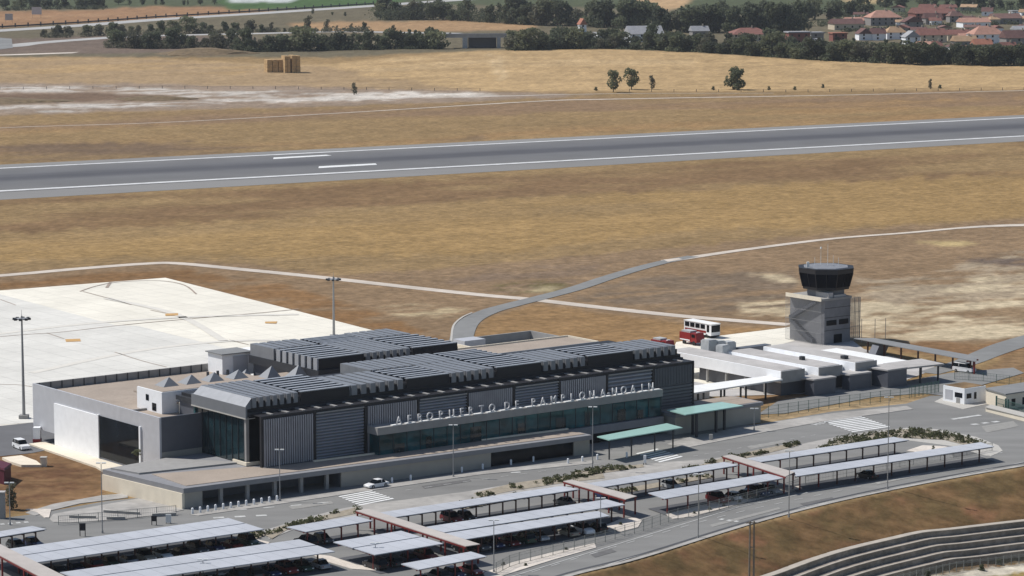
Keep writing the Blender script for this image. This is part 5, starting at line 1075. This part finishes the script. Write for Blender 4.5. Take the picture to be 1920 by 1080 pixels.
bed([(495, 1004), (520, 990), (600, 970), (668, 953), (680, 962), (620, 974), (540, 994), (510, 1012)], 210, .9, 1, 'mottled low shrubs in the bed left of the first walkway roof')
bed([(445, 985), (470, 990), (500, 1004), (480, 1012), (470, 1004)], 60, .8, 8, 'low shrubs at the end of the left double carport')
bed([(888, 926), (960, 908), (1040, 896), (1130, 888), (1134, 898), (1050, 908), (960, 922), (900, 934)], 220, .9, 2, 'dark shrub strip between the road and the long mid carport')
bed([(1070, 888), (1130, 878), (1205, 872), (1208, 877), (1136, 888), (1080, 898)], 110, .8, 3, 'dark hedge strip left of the second zebra crossing')
bed([(1240, 890), (1300, 878), (1340, 864), (1420, 845), (1496, 830), (1500, 836), (1420, 856), (1350, 870), (1300, 886), (1250, 896)], 240, .9, 4, 'shrub strip right of the second zebra crossing')
bed([(1530, 846), (1570, 824), (1690, 806), (1740, 808), (1810, 820), (1850, 834), (1820, 838), (1770, 826), (1690, 822), (1600, 836)], 420, 1.0, 5, 'large dark shrub bed on the rounded island at the right end')
bed([(860, 945), (980, 926), (990, 934), (870, 956)], 90, .8, 6, 'shrubs seen between the posts of the long mid carport')
bed([(1140, 922), (1330, 890), (1340, 896), (1150, 930)], 120, .8, 7, 'shrubs seen between the posts of the right single carport')
def thicket(name, pts, n, hpx, label, m=0, seed=3):
    r = random.Random(seed); b = MB(); P_ = [gp(*p) for p in pts]
    for k in range(n):
        f = r.random() * (len(P_) - 1); i = int(f); p = P_[i].lerp(P_[i + 1], f - i) + Vector((r.uniform(-2, 2), r.uniform(0, 16), 0)); s = (pr((p.x, p.y, 0))[1] - YH) / H; h = r.uniform(.6, 1) * hpx / s
        leafcloud(b, (p.x, p.y, h * .45), h * .75, h * .6, h * .5, 42, .48, r, .05)
    o = b.build(name, LEAF[m], loc=P_[0]); tag(o, label, 'thicket', kind='stuff')
thicket('thicket', [(956, 104), (1110, 98.5), (1290, 104), (1500, 115.5), (1700, 122.5), (1940, 124.5)], 230, 17, 'dark undergrowth filling the foot of the long belt behind the stubble field', 0)
thicket('thicket', [(440, 101), (640, 99), (826, 98)], 110, 17, 'dark undergrowth below the trees left of the bridge', 0, 4)
thicket('thicket', [(200, 91), (440, 94)], 90, 18, 'olive scrub below the left trees by the slip road', 3, 5); thicket('thicket', [(70, 72), (480, 61), (690, 60)], 130, 11, 'thin scrub between the motorway and the slip road', 3, 6)
thicket('thicket', [(700, 39), (835, 37), (950, 45), (1225, 55), (1500, 63)], 260, 30, 'dark undergrowth of the upper grove', 0, 7); thicket('thicket', [(1500, 55), (1640, 36), (1925, 20)], 110, 14, 'green scrub on the slope above the village', 1, 8)
thicket('thicket', [(1560, 62), (1640, 58), (1760, 50), (1925, 46)], 60, 9, 'garden scrub between the upper village houses', 1, 11); thicket('thicket', [(1570, 84), (1700, 90), (1925, 96)], 90, 9, 'garden scrub in front of the village', 1, 12)
thicket('thicket', [(0, 21), (120, 18), (200, 18)], 40, 10, 'dark scrub above the orange field', 0, 9); thicket('thicket', [(950, 90), (1500, 94), (1930, 108)], 170, 13, 'green scrub between the belt and the village', 1, 10)
for nm_, px_, hz_, lab in (('earth_mound', (290, 186), 2.2, 'low brown earth mound on the pale ground at left'), ('grass_mound', (385, 103), 5.0, 'grassy mound beside the valley road at left'), ('grass_mound', (5, 190), 2.0, 'brown earth bank at the left edge of the photo')):
    p = gp(*px_); b = MB(); vs = []; n = 20
    for j in range(6):
        for i in range(n):
            a = 2 * math.pi * i / n; rr = (1 - j / 5.5) * (24 if 'grass' in nm_ else 15) * (1 + .2 * math.sin(3 * a + j)); vs.append((p.x + math.cos(a) * rr * 1.5, p.y + math.sin(a) * rr, hz_ * math.sin(j / 5.5 * 1.5) - .3))
    b.add(vs, [(j * n + i, j * n + (i + 1) % n, (j + 1) * n + (i + 1) % n, (j + 1) * n + i) for j in range(5) for i in range(n)] + [tuple(5 * n + i for i in range(n))]); o = b.build(nm_, mat(nm_ + '_soil', alb(122, 104, 78), .95, .3, .3), loc=p); o['kind'] = 'structure'

# ------------------------------------------------------------------ straw stacks, bridge, village
def stack(px0, px1, py, h, dep, label):
    a, c = gp(px0, py), gp(px1, py); t = thing('straw_stack', a, label, 'straw stack', 'straw bale stacks on the stubble'); n = 5; back = Vector((-.3, 1, 0)).normalized() * dep
    for k in range(n):
        b = MB(); z0 = h * k / n; i0 = .3 * (k % 2); m = max(2, int((c - a).length / 2.6))
        for j in range(m):
            q0 = a.lerp(c, (j + .03) / m); q1 = a.lerp(c, (j + .93) / m); jj = back.normalized() * (rt.uniform(-.25, .25)); dz = rt.uniform(-.08, .08); b.prism([q0 + jj, q1 + jj, q1 + back * .48 + jj, q0 + back * .48 + jj], z0 + .06, z0 + h / n - .05 + dz * (k == n - 1)); b.prism([q0 + back * .5 + jj, q1 + back * .5 + jj, q1 + back, q0 + back], z0 + .06, z0 + h / n - .05 + dz * 2 * (k == n - 1))
        part(b, 'bale_layer', 'straw', t)
stack(501, 533, 136.5, 7.5, 9, 'left and lowest straw bale stack on the stubble field'); stack(534, 545, 137.5, 9.8, 9, 'middle narrow straw bale stack on the stubble field'); stack(547.5, 564, 137.5, 10, 9, 'right tall straw bale stack on the stubble field')
br = thing('road_bridge', gp(900, 99), 'grey concrete road bridge with a dark opening among the far trees', 'bridge'); a, c = gp(835, 97), gp(950, 96.5); bk = Vector((0, 14, 0))
b = MB(); b.prism([a, c, c + bk, a + bk], 9.0, 10.6); part(b, 'deck', 'pale_roof', br); b = MB(); b.prism([a - Vector((0, .3, 0)), c - Vector((0, .3, 0)), c + Vector((0, .2, 0)), a + Vector((0, .2, 0))], 10.61, 11.7); part(b, 'parapet', 'pale_roof', br)
b = MB(); p, q = a.lerp(c, .28), a.lerp(c, .36); b.prism([p, q, q + bk, p + bk], 0, 8.99); part(b, 'pier', 'plant_grey', br); b = MB(); p, q = a.lerp(c, .84), a.lerp(c, .9); b.prism([p, q, q + bk, p + bk], 0, 8.99); part(b, 'pier', 'plant_grey', br)
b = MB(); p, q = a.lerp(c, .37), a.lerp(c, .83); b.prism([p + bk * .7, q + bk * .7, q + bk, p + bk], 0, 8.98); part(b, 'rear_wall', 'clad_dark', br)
ROOF = {'salmon': mat('salmon_roof_tile', galb(200, 146, 124), .9, .15, .4), 'red': mat('red_roof_tile', galb(152, 100, 88), .9, .15, .4), 'dark red': mat('dark_red_roof_tile', galb(122, 86, 80), .9, .15, .4), 'brown': mat('brown_roof_tile', alb(132, 102, 94), .9, .15, .4), 'tan': mat('tan_roof_tile', alb(188, 156, 124), .9, .12, .4), 'orange': mat('orange_roof_tile', galb(186, 118, 92), .9, .12, .4), 'grey': mat('grey_roof_tile', alb(170, 170, 172), .9, .1, .4)}
WALL = {'white': M['white_wall'], 'cream': mat('cream_render', alb(214, 200, 176), .9, .06, .3), 'brick': mat('far_brick', alb(142, 92, 82), .9, .1, .5), 'grey': mat('grey_render', alb(150, 146, 142), .9, .06, .3)}
def house(x0, x1, yt, yb, roof, wall, gable, label, skew=.25, rf=.5):
    p0, p1 = gp(x0, yb), gp(x1, yb); w = (p1 - p0).length; s = (yb - YH) / H; h = (yb - yt) / s * 1.0
    c = (p0 + p1) / 2; dirx = (p1 - p0).normalized(); dirx = (dirx + Vector((0, skew, 0))).normalized(); n = Vector((-dirx.y, dirx.x, 0)); dep = max(8, w * .6); wh = h * (1 - rf) * .98 if rf < .9 else h * .5
    t = thing('house', c, label, 'house', 'houses of the far village'); b = MB(); q = [c - dirx * w / 2, c + dirx * w / 2, c + dirx * w / 2 + n * dep, c - dirx * w / 2 + n * dep]
    b.prism(q, 0, wh); wl_ = part(b, 'wall', WALL[wall], t); o_ = .6; e = [up3(q[0] - dirx * o_ - n * o_, wh + .01), up3(q[1] + dirx * o_ - n * o_, wh + .01), up3(q[2] + dirx * o_ + n * o_, wh + .01), up3(q[3] - dirx * o_ + n * o_, wh + .01)]
    top = max(h - 1.0, wh + 1.6); b = MB()
    if gable == 'side': r0, r1 = (e[0] + e[3]) / 2, (e[1] + e[2]) / 2; r0 = up3(r0, top); r1 = up3(r1, top); b.add(e + [r0, r1], [(0, 1, 5, 4), (2, 3, 4, 5), (3, 0, 4), (1, 2, 5), (3, 2, 1, 0)])
    elif gable == 'front': r0, r1 = up3((e[0] + e[1]) / 2, top), up3((e[2] + e[3]) / 2, top); b.add(e + [r0, r1], [(3, 0, 4, 5), (1, 2, 5, 4), (0, 1, 4), (2, 3, 5), (3, 2, 1, 0)])
    elif gable == 'hip': r0 = up3((e[0] + e[3]) / 2 * .7 + (e[1] + e[2]) / 2 * .3, top); r1 = up3((e[0] + e[3]) / 2 * .3 + (e[1] + e[2]) / 2 * .7, top); b.add(e + [r0, r1], [(0, 1, 5, 4), (2, 3, 4, 5), (3, 0, 4), (1, 2, 5), (3, 2, 1, 0)])
    else: b.prism(e, wh + .01, wh + .8)
    rr = part(b, 'roof', ROOF[roof], t)
    if gable in ('side', 'hip'): b = MB(); k = r0.lerp(r1, .7); b.box(k.x, k.y, top + .4, .9, .9, 2); sub(b, 'chimney', WALL['cream'], rr, t)
    nw = max(1, int(w / 5)); fl = 2 if wh > 4.5 else 1
    for i in range(nw):
        for f in range(fl):
            a_ = q[0].lerp(q[1], (i + .3) / nw) - n * .06; c_ = a_ + dirx * 1.3; z = wh * (f + .35) / fl; b = MB(); b.prism([a_, c_, c_ + n * .05, a_ + n * .05], z, z + min(1.5, wh * .4)); part(b, 'window', 'glass_black', t)
    return t
for a in ((1563, 1622, 33, 56, 'dark red', 'cream', 'side', 'long house with a dark red roof at the left end of the village'), (1588, 1634, 30, 47, 'salmon', 'cream', 'side', 'cream house with a salmon roof rising behind the long dark red roof'),
          (1631, 1692, 17, 48, 'salmon', 'grey', 'hip', 'large house with a broad salmon hipped roof, near the top of the village'), (1695, 1732, 28, 54, 'dark red', 'grey', 'front', 'house with a steep dark red gable beside the salmon hipped roof'),
          (1715, 1780, 12, 38, 'red', 'brick', 'side', 'long red roofed house at the upper middle of the village'), (1735, 1768, 22, 46, 'dark red', 'grey', 'side', 'dark roofed house just below the long red roofed house'), (1780, 1808, 18, 42, 'brown', 'grey', 'hip', 'grey house with a brown hipped roof at the upper right'),
          (1804, 1859, 31, 52, 'salmon', 'white', 'side', 'white house with a light salmon roof above the large arcaded house'), (1863, 1918, 23, 45, 'brown', 'grey', 'side', 'brown roofed house near the upper right edge'), (1898, 1912, 14, 29, 'grey', 'white', 'flat', 'small white cube house at the very upper right'),
          (1561, 1589, 48, 78, 'orange', 'brick', 'flat', 'low red brick house at the left front of the village'), (1610, 1636, 50, 76, 'dark red', 'white', 'front', 'white gabled house at the left front of the village'), (1636, 1662, 50, 76, 'dark red', 'white', 'side', 'white house with a dark red roof beside the white gabled one'),
          (1662, 1701, 47, 74, 'tan', 'white', 'hip', 'white house with a tan hipped roof'), (1697, 1727, 55, 84, 'grey', 'white', 'front', 'bright white gabled house in front of the red terrace'), (1725, 1777, 51, 80, 'red', 'cream', 'side', 'left half of the red roofed terrace in the front row'), (1776, 1823, 53, 76, 'red', 'cream', 'side', 'right half of the red roofed terrace in the front row'),
          (1791, 1834, 64, 90, 'tan', 'grey', 'side', 'low house with a tan roof in front of the red terrace'), (1824, 1886, 46, 82, 'salmon', 'white', 'hip', 'largest white house with a salmon hipped roof and many windows'), (1828, 1862, 70, 96, 'orange', 'cream', 'side', 'orange roofed house below the largest white house'),
          (1885, 1940, 54, 88, 'dark red', 'grey', 'side', 'long dark red roofed building at the right edge'), (1878, 1908, 76, 106, 'red', 'white', 'side', 'white house low at the right edge behind the tree belt'), (1902, 1935, 46, 64, 'grey', 'white', 'side', 'pale grey roofed house at the right edge'),
          (1753, 1768, 74, 102, 'red', 'white', 'side', 'small white house half hidden by the tree belt'), (1800, 1838, 82, 104, 'red', 'cream', 'side', 'cream house half hidden by the tree belt, below the tan roof'), (1528, 1541, 66, 84, 'grey', 'white', 'flat', 'small white shed among the trees left of the village'),
          (1478, 1520, 38, 84, 'grey', 'brick', 'flat', 'red brick block with a flat grey top left of the village'), (1520, 1545, 44, 80, 'grey', 'grey', 'flat', 'dark flat roofed block beside the red brick block'), (1372, 1450, 50, 78, 'red', 'cream', 'hip', 'long low house with a broad red roof among the trees'), (1120, 1170, 50, 76, 'grey', 'white', 'flat', 'white flat roofed shed among the trees, left one'),
          (1180, 1245, 46, 80, 'grey', 'white', 'side', 'long grey roofed warehouse among the trees'), (1298, 1330, 46, 70, 'grey', 'grey', 'side', 'small grey roofed house among the trees'), (1088, 1100, 32, 60, 'orange', 'white', 'front', 'narrow house among the trees of the upper grove')): house(*a)

rh = random.Random(21); kk = 0
for row, (xa, xb, y0, y1) in enumerate(((1590, 1925, 36, 30), (1600, 1925, 48, 44), (1640, 1925, 62, 60), (1610, 1920, 74, 78), (1690, 1925, 90, 98), (1660, 1925, 22, 22))):
    for k in range(6 if row < 5 else 4):
        x = xa + (xb - xa) * (k + rh.uniform(.1, .9)) / 6; w = rh.uniform(17, 30); y = y0 + (y1 - y0) * (x - xa) / (xb - xa) + rh.uniform(-2, 2); hh = rh.uniform(13, 19)
        house(x, x + w, y - hh, y, rh.choice(('red', 'dark red', 'brown', 'salmon', 'red', 'tan')), rh.choice(('white', 'cream', 'grey', 'white')), rh.choice(('side', 'side', 'front', 'hip')), 'small tiled house packed between the larger houses of the far village', skew=rh.uniform(-.5, .6), rf=rh.uniform(.42, .55))['group'] = 'small houses packed in the village'

# ------------------------------------------------------------------ light, sky, camera
SUNEL = R(52); sh = (U * .56 + N * .83).normalized()
to = Vector((-sh.x * math.cos(SUNEL), -sh.y * math.cos(SUNEL), math.sin(SUNEL)))
sl = bpy.data.lights.new('sun', 'SUN'); sl.energy = 4.1; sl.angle = R(.5); sl.color = (1, .965, .915)
so = bpy.data.objects.new('sun', sl); COL.objects.link(so); so.rotation_euler = to.to_track_quat('Z', 'Y').to_euler(); so.location = (0, 300, 300)
wd = bpy.data.worlds.new('World'); SC.world = wd; wd.use_nodes = True; nt = wd.node_tree
sk = nt.nodes.new('ShaderNodeTexSky'); sk.sky_type = 'NISHITA'; sk.sun_disc = False; sk.sun_elevation = SUNEL; sk.sun_rotation = math.atan2(to.x, to.y); sk.altitude = 500
nt.links.new(sk.outputs[0], nt.nodes['Background'].inputs[0]); nt.nodes['Background'].inputs[1].default_value = .085
cd = bpy.data.cameras.new('camera'); cd.sensor_fit = 'HORIZONTAL'; cd.sensor_width = 36; cd.lens = 36 * F / 1920; cd.clip_start = 1; cd.clip_end = 90000
co = bpy.data.objects.new('camera', cd); COL.objects.link(co); co.location = (0, 0, H); co.rotation_euler = (math.pi / 2 - TH, 0, 0); SC.camera = co
SC.view_settings.view_transform = 'Standard'; SC.view_settings.look = 'None'; SC.view_settings.exposure = 0.13; SC.view_settings.gamma = 1
SC.cycles.max_bounces = 5; SC.cycles.transparent_max_bounces = 12; SC.cycles.volume_bounces = 0
hb = MB(); hb.prism([(-6500, -300), (6500, -300), (6500, 17500), (-6500, 17500)], -18, 130); hm = bpy.data.materials.new('haze_air'); hm.use_nodes = True; hn = hm.node_tree; hn.nodes.clear()
ho = hn.nodes.new('ShaderNodeOutputMaterial'); hv = hn.nodes.new('ShaderNodeVolumePrincipled'); hv.inputs['Color'].default_value = (.82, .86, .92, 1); hv.inputs['Density'].default_value = .000035; hv.inputs['Anisotropy'].default_value = .2; hn.links.new(hv.outputs[0], ho.inputs['Volume'])
hz_o = hb.build('haze', hm); hz_o['kind'] = 'stuff'; tag(hz_o, 'thin pale summer haze over the valley', 'haze')
for o in list(bpy.data.objects):
    if '_o' in o: del o['_o']
